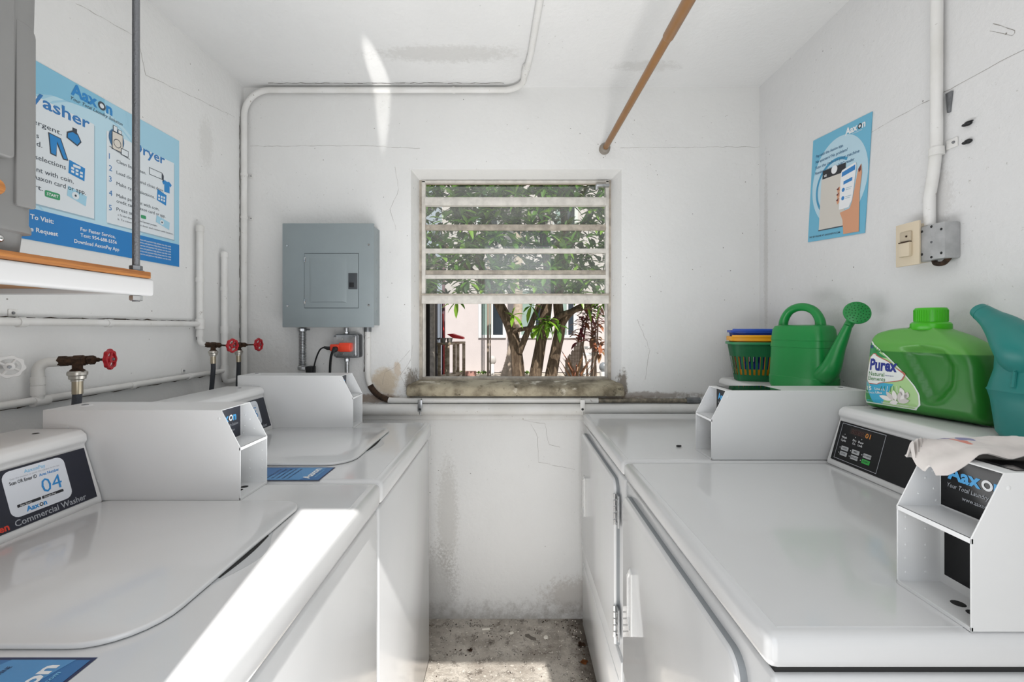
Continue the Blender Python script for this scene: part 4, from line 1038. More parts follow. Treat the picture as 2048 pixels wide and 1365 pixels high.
# green watering can
gcan = mat('can_green', '16883f', .32, sss=.05, var=.04, vscale=8)
ca = Vector((.984, 1.500, ZT)); ang = math.atan2(-.94, .35)
gc = thing('watering_can', 'bright green plastic watering can with round sprinkler head by the nested baskets', 'watering can', ca, ang)
def sel(a, b, z, e=.5, n=40, cx=0, cy=0):
    out = []
    for i in range(n):
        t = 2*PI*i/n; ct, st = math.cos(t), math.sin(t)
        out.append(Vector((cx+a*math.copysign(abs(ct)**e, ct), cy+b*math.copysign(abs(st)**e, st), z)))
    return out
q = MB(); A0, B0 = .100, .062
q.loft([sel(A0*.93, B0*.90, 0), sel(A0*1.0, B0*.98, .022), sel(A0*1.0, B0*.98, .045), sel(A0*.985, B0*.96, .047), sel(A0*.94, B0*.92, .143), sel(A0*.955, B0*.94, .145), sel(A0*.95, B0*.935, .150),
        sel(A0*.93, B0*.90, .166), sel(A0*.945, B0*.92, .168), sel(A0*.94, B0*.91, .172), sel(A0*.90, B0*.86, .203), sel(A0*.84, B0*.78, .215), sel(A0*.70, B0*.6, .219)], gcan)
q.build('can_body', parent=gc, local=True, angle=25)
q = MB()
hp = [Vector((-.072, 0, .200)), Vector((-.069, 0, .235)), Vector((-.046, 0, .268)), Vector((-.006, 0, .280)), Vector((.034, 0, .268)), Vector((.056, 0, .238)), Vector((.060, 0, .205))]
q.tube(hp, [.016, .0145, .0135, .0135, .0135, .0145, .017], gcan, 16, smooth=6); q.build('handle', parent=gc, local=True)
q = MB()
Mi = Matrix.Rotation(-ang, 3, 'Z')
def loc(px, py, D): return Mi @ (P(px, py, D)-ca)
s0_, s1_ = loc(1658, 742, 1.385), loc(1697, 650, 1.32)
q.tube([Vector((s0_.x*.45, s0_.y*.2, .045)), s0_, s0_.lerp(s1_, .5), s1_], [.034, .029, .018, .0105], gcan, 20, smooth=5)
sp_o = q.build('spout', parent=gc, local=True)
rc_ = loc(1714, 626, 1.305); rdir = (Mi @ Vector((-.35, -.80, .28))).normalized()
q = MB().lathe([(.0105, -.026), (.018, -.015), (.031, -.004), (.0345, 0), (.0335, .003), (.026, .006), (0, .008)], rc_, rdir, gcan, 32)
q.tube([s1_-(s1_-s0_)*.03, s1_.lerp(rc_-rdir*.02, .6), rc_-rdir*.016], [.0118, .0125, .016], gcan, 16)
hole = mat('rose_hole', '0b3f1e', .7); uu = rdir.orthogonal().normalized(); ww = rdir.cross(uu)
for rr_, nn in ((.007, 5), (.014, 10), (.021, 14), (.028, 18)):
    for k in range(nn):
        t = 2*PI*k/nn+rr_*50; p = rc_+(uu*math.cos(t)+ww*math.sin(t))*rr_+rdir*(.0078-(rr_/.034)**2*.0038)
        q.lathe([(0, .0012), (.0012, .0010), (.0015, -.001)], p, rdir, hole, 6)
q.build('sprinkler_head', parent=sp_o, local=True)

# detergent jug
jm = bpy.data.materials.new('jug_green'); jm.use_nodes = True; t = NT(jm); b = t.n['Principled BSDF']
sx_ = t.new('ShaderNodeSeparateXYZ'); t.link(t.coord(), sx_.inputs[0])
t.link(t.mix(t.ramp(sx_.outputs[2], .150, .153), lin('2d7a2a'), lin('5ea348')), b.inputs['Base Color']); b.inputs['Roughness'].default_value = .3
b.inputs['Subsurface Weight'].default_value = .1; b.inputs['Subsurface Scale'].default_value = .02
capm = mat('jug_cap_green', '3faf12', .3)
jy, jx = 1.195, .957
jug = thing('detergent_jug', 'large translucent green laundry detergent jug with a flower label on the front right dryer', 'detergent jug', (jx+.010, jy-.008, ZT), math.radians(14))
def interp(tab, z):
    for (z0, v0), (z1, v1) in zip(tab, tab[1:]):
        if z <= z1:
            f_ = max(0, (z-z0)/(z1-z0)); f_ = f_*f_*(3-2*f_) if abs(v1-v0) > .03 else f_; return v0+(v1-v0)*f_
    return tab[-1][1]
LT = [(0, .012), (.008, .003), (.03, .000), (.10, .007), (.165, .014), (.187, .019), (.200, .030), (.208, .060), (.212, .104)]
RT = [(0, .252), (.010, .262), (.05, .264), (.10, .258), (.13, .256), (.155, .249), (.178, .230), (.195, .201), (.206, .172), (.212, .160)]
HT = .212
zs = [HT*(1-math.cos(PI*i/44))/2 for i in range(45)]
outl = [(interp(LT, z), z) for z in zs]+[(interp(RT, z), z) for z in reversed(zs)]
def dseg(p, a, b):
    ax, ay = b[0]-a[0], b[1]-a[1]; l2 = ax*ax+ay*ay or 1e-12; t = max(0, min(1, ((p[0]-a[0])*ax+(p[1]-a[1])*ay)/l2)); return math.hypot(p[0]-a[0]-t*ax, p[1]-a[1]-t*ay)
def sstep(a, b, x): x = max(0, min(1, (x-a)/(b-a))); return x*x*(3-2*x)
pinch = [(.098, .162), (.150, .172), (.194, .163), (.214, .128), (.212, .080), (.190, .045), (.168, .032), (.154, .042), (.133, .092)]
def inside(p, poly):
    c = False; j = len(poly)-1
    for i in range(len(poly)):
        if (poly[i][1] > p[1]) != (poly[j][1] > p[1]) and p[0] < (poly[j][0]-poly[i][0])*(p[1]-poly[i][1])/(poly[j][1]-poly[i][1])+poly[i][0]: c = not c
        j = i
    return c
def thick(s, z):
    d = min(dseg((s, z), outl[i], outl[(i+1) % len(outl)]) for i in range(len(outl)) if not (outl[i][1] > HT-.0005 and outl[(i+1) % len(outl)][1] > HT-.0005))
    r = .030; T_ = .054; k = min(1, d/r); t = T_*math.sqrt(max(0, 1-(1-k)**2))
    if z > .165: t = min(t, .054-(.054-.030)*sstep(.165, HT, z))
    dp = min(dseg((s, z), pinch[i], pinch[(i+1) % len(pinch)]) for i in range(len(pinch)))
    if inside((s, z), pinch): t -= .017*sstep(0, .018, dp)
    return t
bm = bmesh.new(); NC = 48
def side(sg):
    R = []
    for z in zs:
        l, r = interp(LT, z), interp(RT, z)
        R.append([bm.verts.new((sg*thick(l+(r-l)*(1-math.cos(PI*j/NC))/2, z), -(l+(r-l)*(1-math.cos(PI*j/NC))/2), z)) for j in range(NC+1)])
    for a_, b_ in zip(R, R[1:]):
        for j in range(NC): bm.faces.new((a_[j], a_[j+1], b_[j+1], b_[j]))
    return R
Ra, Rb_ = side(-1), side(1)
for row in (0, -1):
    for j in range(NC):
        try: bm.faces.new((Ra[row][j], Ra[row][j+1], Rb_[row][j+1], Rb_[row][j]))
        except ValueError: pass
bmesh.ops.remove_doubles(bm, verts=bm.verts[:], dist=2e-4); bmesh.ops.recalc_face_normals(bm, faces=bm.faces[:])
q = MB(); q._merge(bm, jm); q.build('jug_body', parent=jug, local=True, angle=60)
nk = Vector((0, -.132, .205))
prof = [(.036, 0), (.038, .004), (.0375, .014), (.034, .018), (.0305, .019), (.0305, .048), (.028, .052), (0, .0525)]
q = MB().lathe(prof, nk, (0, 0, 1), capm, 40)
for k in range(40):
    t = 2*PI*k/40; q.box(.0298, .0312, -.0006, .0006, .020, .047, capm, M=Matrix.Translation(nk) @ Matrix.Rotation(t, 4, 'Z'))
q.build('cap', parent=jug, local=True)
# label follows the jug side
def jw(u, v, off): return Vector((-(thick(u, v)+.0008+off), -u, v))
a = Art((0, 0, 0), (0, -1, 0), (0, 0, 1), jw)
def patch(tabL, tabR, z0, z1, m, l, n=22, c=16):
    i = a.mi(m); R = []
    for k in range(n+1):
        z = z0+(z1-z0)*k/n; lo, hi = interp(tabL, z), interp(tabR, z); R.append([a.bm.verts.new(a.at(lo+(hi-lo)*j/c, z, l)) for j in range(c+1)])
    for x, y in zip(R, R[1:]):
        for j in range(c): fce = a.bm.faces.new((x[j], x[j+1], y[j+1], y[j])); fce.material_index = i
LL = [(.018, .022), (.03, .014), (.10, .016), (.165, .024), (.172, .030)]
LR = [(.018, .130), (.028, .143), (.055, .141), (.075, .130), (.11, .100), (.14, .070), (.165, .042), (.172, .034)]
lg = mat('label_green', '2f8a4e', .3); lw = mat('label_white', 'e4e8e4', .3); lc = mat('label_cyan', '3aa6c8', .3); ly = mat('label_pale_green', 'a8cf8c', .3)
lnv = mat('label_navy', '1f2f86', .3); lgd = mat('label_leaf_green', '3d7a3a', .3)
LL2 = [(z, v-.0035) for z, v in LL]; LR2 = [(z, v+.0035) for z, v in LR]
patch(LL2, LR2, .0155, .1745, lw, 0); patch(LL, LR, .018, .172, ly, 1)
patch([(.12, .017), (.17, .030)], [(.12, .090), (.155, .050), (.17, .034)], .135, .171, lg, 2, 8, 8)
patch([(.018, .022), (.075, .015)], [(.018, .06), (.075, .09)], .019, .072, lc, 2, 10, 8)
patch([(.018, .022), (.06, .016)], [(.018, .04), (.06, .022)], .02, .06, lg, 3, 6, 4)
# white name field
patch([(.066, .030), (.075, .022), (.10, .022), (.135, .032), (.145, .042)], [(.066, .050), (.085, .110), (.098, .116), (.12, .085), (.145, .048)], .066, .145, mat('label_red_line', 'b86a5c', .3), 4)
patch([(.068, .030), (.077, .0235), (.10, .0235), (.133, .033), (.143, .042)], [(.068, .050), (.086, .107), (.097, .113), (.119, .083), (.143, .046)], .068, .143, lw, 5)
a.text('Purex', .032, .103, .040, lnv, 6, .04, sh=.12, w=.066); a.text('Natural', .030, .088, .0145, lgd, 6, .01, w=.038); a.text('Elements', .028, .076, .0145, lgd, 6, .01, w=.042); a.text('detergent', .070, .090, .005, lnv, 6)
a.text('115', .019, .050, .014, lw, 6, .03, w=.018); a.text('75 LOADS', .018, .042, .006, lw, 6); a.text('Linen &', .045, .053, .008, lw, 6, .02); a.text('Lilies', .047, .044, .008, lw, 6, .02)
a.text('HE', .030, .158, .010, lnv, 6, .03)
rnd = random.Random(4)
def petal(cu, cv, ang_, L_, w_, m, l):
    pts = []
    for k in range(9): t = k/8; pts.append((t*L_, w_*math.sin(PI*t)**.8))
    pts += [(x, -y) for x, y in reversed(pts[1:-1])]
    ca_, sa_ = math.cos(ang_), math.sin(ang_); a.pg([(cu+x*ca_-y*sa_, cv+x*sa_+y*ca_) for x, y in pts], m, l)
pe = [mat('petal_white', 'e9e6e2', .4), mat('petal_shade', 'cfcac6', .4)]
for k, (cu, cv, an, L_) in enumerate(((.085, .032, 2.9, .030), (.090, .032, 2.3, .026), (.095, .032, 1.8, .026), (.10, .032, 1.3, .026), (.105, .034, .9, .022), (.10, .03, .3, .026), (.112, .045, 1.9, .022), (.115, .04, 1.2, .018), (.10, .030, 3.4, .02))):
    petal(cu, cv, an, L_, .0055, pe[k % 2], 7+(k % 3))
for k in range(7): a.line([(.062+.007*k, .064+.0008*k), (.058+.008*k, .052)], .0012, (lgd, lg, lw)[k % 3], 6)
a.text('CONCENTRATED LAUNDRY DETERGENT', .060, .021, .0055, lw, 9, .01, w=.062)
for k in range(5): a.pg([(.040+.006*k, .148+.002*k), (.043+.006*k, .148), (.052+.005*k, .165-.006*k)], (lg, lgd)[k % 2], 5)
a.build('label', parent=jug, local=True)

# teal watering can
teal = mat('can_teal', '1b7a74', .4, var=.05, vscale=10)
tc = Vector((.988, .822, ZT))
tt = thing('watering_can', 'teal plastic watering can with raised spout, cut off by the right picture edge', 'watering can', tc)
q = MB()
q.loft([sel(.050, .058, 0, .8), sel(.055, .064, .01, .8), sel(.059, .072, .070, .8), sel(.061, .077, .087, .8), sel(.063, .079, .090, .8), sel(.061, .077, .093, .8), sel(.056, .066, .130, .8), sel(.055, .064, .170, .8), sel(.053, .060, .205, .8), sel(.045, .052, .215, .8)], teal)
# raised tree relief on the side
for k, (p0, p1) in enumerate((((-.0, .10), (-.006, .16)), ((-.004, .13), (.020, .165)), ((-.004, .14), (-.026, .17)), ((-.005, .15), (.012, .185)), ((.014, .155), (.030, .16)), ((-.018, .16), (-.034, .158)), ((-.006, .155), (-.012, .185)))):
    def onb(y, z): return Vector((-.060+.010*sstep(.10, .2, z)+abs(y)**2*4, y, z))
    q.tube([onb(*p0), onb((p0[0]+p1[0])/2+.002, (p0[1]+p1[1])/2), onb(*p1)], [.004, .003, .0018], teal, 8)
for k in range(14):
    t = 2*PI*k/14; yy, zz = .034*math.cos(t), .168+.018*math.sin(t); q.ball((-.058+.008+abs(yy)**2*3, yy, zz), .006, teal, (.5, 1, .8), 8)
q.build('can_body', parent=tt, local=True)
tp_ = [Vector((0, 0, .13)), P(2052, 705, .825)-tc, P(2015, 664, .86)-tc, P(1985, 640, .89)-tc, P(1958, 621, .92)-tc]
q = MB().tube(tp_, [.040, .042, .031, .0205, .0145], teal, 24, smooth=6)
q.tube([tp_[4].lerp(tp_[3], .35), tp_[4]], [.0175, .0155], teal, 24); q.build('spout', parent=tt, local=True)
q = MB().tube([Vector((0, -.02, .205)), Vector((0, -.03, .245)), Vector((0, -.075, .262)), Vector((0, -.115, .225)), Vector((0, -.11, .14)), Vector((0, -.07, .08))], .012, teal, 14, smooth=6)
q.build('handle', parent=tt, local=True)

# cloth on the coin box
cm = bpy.data.materials.new('printed_cloth'); cm.use_nodes = True; t = NT(cm); b = t.n['Principled BSDF']; c = t.coord()
o = t.mix(t.ramp(t.noise(c, 16, 4), .35, .7), lin('d6d0cb'), lin('c4bdb9'))
def blob(o, cen, rad, col, ns=40):
    mp = t.new('ShaderNodeVectorMath', operation='SUBTRACT'); t.link(c, mp.inputs[0]); mp.inputs[1].default_value = cen
    dv = t.new('ShaderNodeVectorMath', operation='DIVIDE'); t.link(mp.outputs[0], dv.inputs[0]); dv.inputs[1].default_value = rad
    ln = t.new('ShaderNodeVectorMath', operation='LENGTH'); t.link(dv.outputs[0], ln.inputs[0])
    d = t.math('ADD', ln.outputs['Value'], t.math('MULTIPLY', t.math('SUBTRACT', t.noise(c, ns, 5, .7), .5), 2.2)); return t.mix(t.ramp(d, 1.0, .8), o, col)
for cen, rad, col in (((.050, .045, 0), (.012, .016, .3), 'c9705a'), ((.042, .062, 0), (.008, .012, .3), '5a4a86'), ((.068, .056, 0), (.010, .010, .3), '6a6a96'), ((.135, -.005, 0), (.05, .010, .3), 'b8403c'), ((.14, -.030, 0), (.05, .010, .3), '8a5a9a'), ((.11, -.01, 0), (.02, .01, .3), '6b2f6b')):
    o = blob(o, cen, rad, lin(col))
t.link(o, b.inputs['Base Color']); b.inputs['Roughness'].default_value = .85; b.inputs['Sheen Weight'].default_value = .3
clo = Vector((.575, .575, DZK+.192))
bm = bmesh.new(); N = 60; grid = {}
for i in range(N+1):
    for j in range(N+1):
        u, v = i/N, j/N
        x = -.012+.33*u; y0_ = -.012+.01*math.sin(u*9)-.02*u*(u > .0); y1_ = .058+.085*math.sin(min(1, u*1.15)*PI)**.8+.012*math.sin(u*17)
        if u < .2: sq = math.sqrt(max(0, 1-(1-u/.2)**2)); mid = .024; y0_, y1_ = mid+(y0_-mid)*(.25+.75*sq), mid+(y1_-mid)*(.25+.75*sq)
        y = y0_+(y1_-y0_)*v
        wx, wy = x+clo.x, y+clo.y
        h = .006+.012*abs(noise.noise(Vector((wx*18, wy*22, 3))))+.003*noise.noise(Vector((wx*50, wy*40, 7)))+.010*math.sin(PI*v)**.6*(.4+.6*abs(math.sin(u*7+v*3)))
        sup = 0
        if wy > .640: sup = -.032*sstep(.640, .670, wy)*(1 if wx > .85 else 1)
        if wx < .600 and wy < .640: sup = -(.600-wx)*.85
        if wx > .66 and .68 < wy: h += .016*sstep(.68, .72, wy)*math.exp(-((wx-.80)/.04)**2)
        grid[i, j] = bm.verts.new((x, y, sup+max(.002, h)))
for i in range(N):
    for j in range(N): bm.faces.new((grid[i, j], grid[i+1, j], grid[i+1, j+1], grid[i, j+1]))
bmesh.ops.recalc_face_normals(bm, faces=bm.faces[:])
if sum(f.normal.z for f in bm.faces) < 0: bmesh.ops.reverse_faces(bm, faces=bm.faces[:])
bmesh.ops.solidify(bm, geom=bm.faces[:], thickness=.0022)
q = MB(); q._merge(bm, cm); co = q.build('cloth', local=True, angle=80); co.location = clo
setp(co, 'crumpled off-white cloth with orange and purple print draped over the nearest coin box', 'cloth')

# ------------------------------------------------------------ floor litter
rnd = random.Random(11)
def fl(px, py): D = CZ*F/(py-VY); return Vector(((px-VX)/F*D, D, 0))
lf = mat('dry_leaf_orange', '8a4f1e', .8, var=.4, vscale=60); lfb = mat('dry_leaf_brown', '4a3220', .9, var=.4, vscale=60); chip = mat('paint_chip', 'ece6da', .7)
def leaf_litter(p, r, m, label):
    q = MB(); n = 14; bm = bmesh.new(); ctr = bm.verts.new((0, 0, .004)); ring_ = []
    for k in range(n): a_ = 2*PI*k/n; rr = r*rnd.uniform(.65, 1.1); ring_.append(bm.verts.new((rr*math.cos(a_), rr*.8*math.sin(a_), .002+rnd.uniform(0, .006))))
    for k in range(n): bm.faces.new((ctr, ring_[k], ring_[(k+1) % n]))
    bmesh.ops.solidify(bm, geom=bm.faces[:], thickness=.001); q._merge(bm, m); o = q.build('dry_leaf', local=True); o.location = p; setp(o, label, 'leaf')
leaf_litter(fl(1168, 1327), .017, lf, 'orange-brown dry leaf on the floor beside the right-hand machines')
leaf_litter(fl(1163, 1292), .017, lfb, 'dark brown dry leaf just behind the orange-brown one')
leaf_litter(fl(940, 1303), .014, lfb, 'dark leaf scrap on the floor near the left-hand washers')
def chipobj(p, sx, sy, rz, label, m=chip, name='paint_chip', cat='debris'):
    o = MB().box(-sx, sx, -sy, sy, 0, .004, m, .0015).build(name, local=True); o.location = p; o.rotation_euler = (0, 0, rz); setp(o, label, cat)
chipobj(fl(972, 1260), .017, .005, .1, 'pale flat paint chip lying near the back wall, left of the others')
chipobj(fl(1023, 1268), .009, .006, .6, 'small pale paint chip at the middle of the floor near the wall')
o = MB().lathe([(0, 0), (.009, 0), (.010, .003), (.008, .006), (0, .006)], (0, 0, 0), m=chip, n=20).build('bottle_cap', local=True); o.location = fl(1092, 1277); setp(o, 'round pale cap on the floor between the two rows of machines', 'cap')
def scrap(p, label):
    q = MB(); q.prism([(-.024, .010), (-.010, .016), (.004, .006), (.024, .002), (.030, -.010), (.010, -.014), (-.004, -.006), (-.020, -.002)], lambda v, t: Vector((v[0], v[1], t)), 0, .003, mat('grey_scrap', '6d665e', .9), .001)
    o = q.build('scrap', local=True); o.location = p; o.rotation_euler = (0, 0, -.3); setp(o, label, 'debris')
scrap(fl(1060, 1276), 'flat torn grey scrap on the floor left of the round cap')
dirt = MB()
for k in range(300):
    x = rnd.uniform(-.29, .295); y = 1.95-abs(rnd.gauss(0, .12)) if rnd.random() < .6 else rnd.uniform(1.3, 1.95)
    if rnd.random() < .3: x = .295-abs(rnd.gauss(0, .03))
    s_z = rnd.uniform(.0008, .0028); dirt.box(-s_z, s_z, -s_z*.6, s_z*.6, 0, s_z*.8, rnd.choice([lfb, chip, mat('grey_scrap', '6d665e'), mat('dark_grit', '2b2620', .9)]), M=Matrix.Translation((x, y, 0)) @ Matrix.Rotation(rnd.uniform(0, 3), 4, 'Z'))
setp(dirt.build('floor_grit'), 'loose grit and crumbs scattered over the rough concrete floor', 'grit', kind='stuff')
specks = MB()
# black bug-like speck on the back right dryer
o = MB().ball((0, 0, .003), .006, rubber, (1.3, .8, .5), 10).ball((.006, .002, .003), .004, rubber, (1, 1, .6), 8).build('pebble', local=True)
p = P(1357, 895, (CZ-DZK)*F/(895-VY)); p.z = DZK+.0006; o.location = p; setp(o, 'small black speck lying on the back right dryer top', 'debris')

# ------------------------------------------------------------ courtyard
gm = bpy.data.materials.new('courtyard_ground'); gm.use_nodes = True; t = NT(gm); b = t.n['Principled BSDF']; c = t.coord()
t.link(t.mix(t.ramp(t.noise(c, 6, 6, .7), .4, .65), lin('bdb5a8'), lin('8f8474')), b.inputs['Base Color']); b.inputs['Roughness'].default_value = .95
MB().box(-14, 14, 2.12, 14, -.3, -.02, gm).build('ground')['kind'] = 'structure'
MB().box(-14, 14, -9, -.32, -.3, -.02, gm).build('ground')['kind'] = 'structure'
pink = mat('pink_stucco', 'c7bebb', .85, var=.03, vscale=3, bump=.2, bscale=40)
HY = 12.7
house = thing('house', 'pale pink stucco house with white-framed windows across the courtyard', 'house', (0, HY, 0))
hx0 = (884-VX)/F*HY
q = MB().box(hx0, 7, HY, HY+.3, 0, 7.5, pink); part(q, 'wall', house)
white_f = mat('white_window_frame', 'd6d6d4', .5); gl_d = mat('dark_glass', '2c343b', .08); gl_g = mat('green_grey_glass', '8fa39a', .15)
def hwin(p0, p1, z0, z1, mid=True):
    x0, x1 = (p0-VX)/F*HY, (p1-VX)/F*HY
    f_ = MB()
    fw = .09; xs_ = [x0, (x0+x1)/2-fw/2] if mid else [x0]
    f_.box(x0, x1, HY-.05, HY, z0, z0+fw, white_f).box(x0, x1, HY-.05, HY, z1-fw, z1, white_f).box(x0, x0+fw, HY-.05, HY, z0+fw, z1-fw, white_f).box(x1-fw, x1, HY-.05, HY, z0+fw, z1-fw, white_f)
    if mid: f_.box((x0+x1)/2-fw/4, (x0+x1)/2+fw/4, HY-.045, HY, z0+fw, z1-fw, white_f)
    fo_ = part(f_, 'window', house)
    xm = (x0+x1)/2
    part(MB().box(x0+fw, xm, HY-.02, HY-.005, z0+fw, z1-fw, gl_g), 'pane', fo_); part(MB().box(xm, x1-fw, HY-.02, HY-.005, z0+fw, z1-fw, gl_d), 'pane', fo_)
for p0, p1 in ((957, 1012), (1036, 1104), (1116, 1153)): hwin(p0, p1, .98, 2.4)
for p0, p1 in ((950, 1000), (1105, 1155)): hwin(p0, p1, 4.1, 5.3)
pth = mat('path_shade_paving', '8f8a92', .9, var=.2, vscale=4)  # purplish tint puts the shade on the paving into its colour
MB().box(-6, (882-VX)/F*9.5, 4.5, 13.5, -.019, -.004, pth).build('path')['kind'] = 'structure'
wpost = mat('grey_timber', '8b857c', .85, var=.3, vscale=12); dkt = mat('shed_opening_shade', '35312f', .9)
# neighbouring shed; a solid dark box paints the shade inside its doorway
D0 = 9.0
shd = thing('shed', 'dark open-fronted timber shed at the left edge of the window view', 'shed', (-2, D0, 0))
part(MB().box((800-VX)/F*D0, (861-VX)/F*D0, D0+.02, D0+.8, 0, 2.6, dkt), 'shed_wall', shd)
part(MB().box((843-VX)/F*D0, (853-VX)/F*D0, D0-.08, D0+.02, 0, 2.6, wpost, .01), 'post', shd); part(MB().box((861-VX)/F*D0, (870-VX)/F*D0, D0-.08, D0+.02, 0, 2.6, wpost, .01), 'post', shd)
part(MB().box(-3.6, (871-VX)/F*D0, D0-.1, D0+.9, 2.6, 2.75, wpost, .01), 'roof', shd)
gt = thing('iron_gate', 'black wrought iron gate beside the shed', 'gate', ((878-VX)/F*10.5, 10.5, 0)); q = MB(); q2_ = MB()
gx0, gx1 = (872-VX)/F*10.5, (884-VX)/F*10.5
for k in range(5): xx = gx0+(gx1-gx0)*k/4; q.cyl((xx, 10.5, 0), (xx, 10.5, 1.9), .009, m=rubber, n=8)
for zz in (.1, 1.0, 1.88): q.box(gx0, gx1, 10.49, 10.51, zz, zz+.03, rubber)
part(q, 'gate_bars', gt)
for k in range(6): q2_.tube([Vector((gx0+.02+.03*(k % 3), 10.48, .55+.09*k))+Vector((.025*math.cos(a_), 0, .035*math.sin(a_))) for a_ in [i*.6 for i in range(9)]], .006, rubber, 6)
part(q2_, 'scrollwork', gt)
MB().box(-9, hx0-.4, 12.9, 13.2, 0, 3.2, mat('pale_back_wall', 'c8c3c1', .9)).build('courtyard_wall')['kind'] = 'structure'
setp(MB().box((884-VX)/F*10.6, (889.5-VX)/F*10.6, 10.6, 10.68, 0, 2.8, mat('plum_post', '6d5058', .8), .01).build('gate_post'), 'dull plum post at the hinge side of the iron gate', 'post')
setp(MB().cyl(P(888, 675, 10.3), P(886, 628, 10.3), .014, m=mat('red_pole', 'd02a28', .5), n=10).cyl(P(888, 675, 10.3), Vector((P(888, 675, 10.3).x, 10.3, 0)), .014, m=mat('red_pole', 'd02a28'), n=10).build('broom_pole'), 'red pole standing behind the weathered bench', 'pole')
# pallet bench
oldw = wood('weathered_bench', '94836f', 'cdc0ac', (3, 3, 10), .9)
bD = 10.0
bx0_, bx1_ = (877-VX)/F*bD, (925-VX)/F*bD
bch = thing('potting_bench', 'weathered slatted wooden bench in the courtyard', 'bench', (bx0_, bD, 0))
tz = CZ-(686-VY)/F*bD
part(MB().prism([(bx0_, bD-.25), (bx0_+.28, bD-.25), (bx1_, bD+.65), (bx1_-.22, bD+.65)], lambda p, t: Vector((p[0], p[1], t)), tz-.04, tz+.01, oldw, .005), 'bench_top', bch)
for x_, y_ in ((bx0_+.05, bD-.2), (bx0_+.24, bD-.2), (bx1_-.17, bD+.55), (bx1_-.03, bD+.55), (bx0_+.33, bD+.2), (bx0_+.16, bD+.1)):
    part(MB().box(x_-.035, x_+.035, y_-.03, y_+.03, -.02, tz-.04, oldw, .004), 'leg', bch)
part(MB().prism([(bx0_, bD-.25), (bx0_+.28, bD-.25), (bx1_, bD+.65), (bx1_-.22, bD+.65)], lambda p, t: Vector((p[0], p[1], t)), .18, .22, oldw, .004), 'lower_shelf', bch)
setp(MB().prism([(893, 669), (903, 668), (925, 675), (926, 679), (905, 677)], lambda p, t: P(p[0], p[1], 9.9)+Vector((0, t, 0)), .06, .4, mat('red_lid', 'd8202a', .45), .01).build('tray'), 'bright red tray leaning on top of the weathered bench', 'tray')
for px, lb in ((886, 'small grey pot at the left end of the weathered bench'), (899, 'small grey can behind the left pot on the bench')):
    pp = P(px, 686, 9.85); pp.z = tz+.01
    setp(MB().lathe([(.05, 0), (.07, .09), (.075, .10), (.06, .10), (.055, .05), (0, .05)], pp, m=mat('grey_pot', '8b8680', .8), n=16).build('plant_pot'), lb, 'pot')

bark = bpy.data.materials.new('bark'); bark.use_nodes = True; t = NT(bark); b = t.n['Principled BSDF']
mp = t.new('ShaderNodeMapping'); t.link(t.coord(), mp.inputs[0]); mp.inputs['Scale'].default_value = (9, 9, 1.4)
fb = t.ramp(t.noise(mp.outputs[0], 3, 6, .7), .35, .65); t.link(t.mix(fb, lin('4a3a2b'), lin('8c7862')), b.inputs['Base Color']); b.inputs['Roughness'].default_value = .95; t.link(t.bump(fb, .8, .03), b.inputs['Normal'])
lv = [bpy.data.materials.new(n_) for n_ in ('leaf_bright', 'leaf_mid', 'leaf_dark')]
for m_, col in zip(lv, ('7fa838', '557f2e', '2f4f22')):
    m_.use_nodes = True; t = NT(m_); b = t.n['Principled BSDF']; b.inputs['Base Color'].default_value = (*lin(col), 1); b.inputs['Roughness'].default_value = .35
    tr = t.new('ShaderNodeBsdfTranslucent'); tr.inputs[0].default_value = (*lin(col), 1); mx = t.new('ShaderNodeMixShader'); mx.inputs[0].default_value = .35
    out = t.n['Material Output']; t.link(b.outputs[0], mx.inputs[1]); t.link(tr.outputs[0], mx.inputs[2]); t.link(mx.outputs[0], out.inputs[0])
def leaf(mb, p, d, L_, w_, m, droop=.25):
    d = Vector(d).normalized(); s_ = d.cross(Vector((0, 0, 1)))
    s_ = s_.normalized() if s_.length > .05 else Vector((1, 0, 0)); n_ = s_.cross(d); i = mb.mi(m)
    prev = None
    for k, (t_, ww_) in enumerate(((0, .12), (.3, .85), (.6, 1.0), (.85, .55), (1, 0))):
        c_ = p+d*L_*t_-Vector((0, 0, 1))*droop*L_*t_*t_
        row = [mb.bm.verts.new(c_-s_*w_*ww_+n_*w_*.35*ww_), mb.bm.verts.new(c_), mb.bm.verts.new(c_+s_*w_*ww_+n_*w_*.35*ww_)] if ww_ else [mb.bm.verts.new(c_)]
        if prev:
            fs = [(prev[0], prev[1], row[1], row[0]), (prev[1], prev[2], row[2], row[1])] if len(row) == 3 else [(prev[0], prev[1], row[0]), (prev[1], prev[2], row[0])]
            for f_ in fs: q_ = mb.bm.faces.new(f_); q_.material_index = i
        prev = row
rnd = random.Random(5)
def whorl(mb, p, up_, n, L_, w_, mats, droop=.25, spread=1.0):
    up_ = Vector(up_).normalized(); u = up_.orthogonal().normalized(); v = up_.cross(u); a0_ = rnd.uniform(0, 6)
    for k in range(n):
        a_ = a0_+2.4*k; el = rnd.uniform(.15, .9); d = (u*math.cos(a_)+v*math.sin(a_))*spread+up_*el
        leaf(mb, p+up_*rnd.uniform(-.03, .03), d, L_*rnd.uniform(.7, 1.15), w_*rnd.uniform(.8, 1.2), rnd.choice(mats), droop)
TD = 6.6
tree = thing('tree', 'leafy tree with three leaning trunks filling the window view', 'tree', (0.3, TD, 0))
def stem(pts, rad, name='trunk'):
    P3 = [P(px, py, D) for px, py, D in pts]
    return part(MB().tube(P3, rad, bark, 18, smooth=6), name, tree)
stem([(1041, 840, TD), (1037, 757, TD), (1032, 700, TD), (1020, 652, TD), (1000, 612, TD), (975, 560, TD), (950, 500, TD-.1), (935, 420, TD)], [.115, .10, .085, .085, .075, .06, .05, .035])
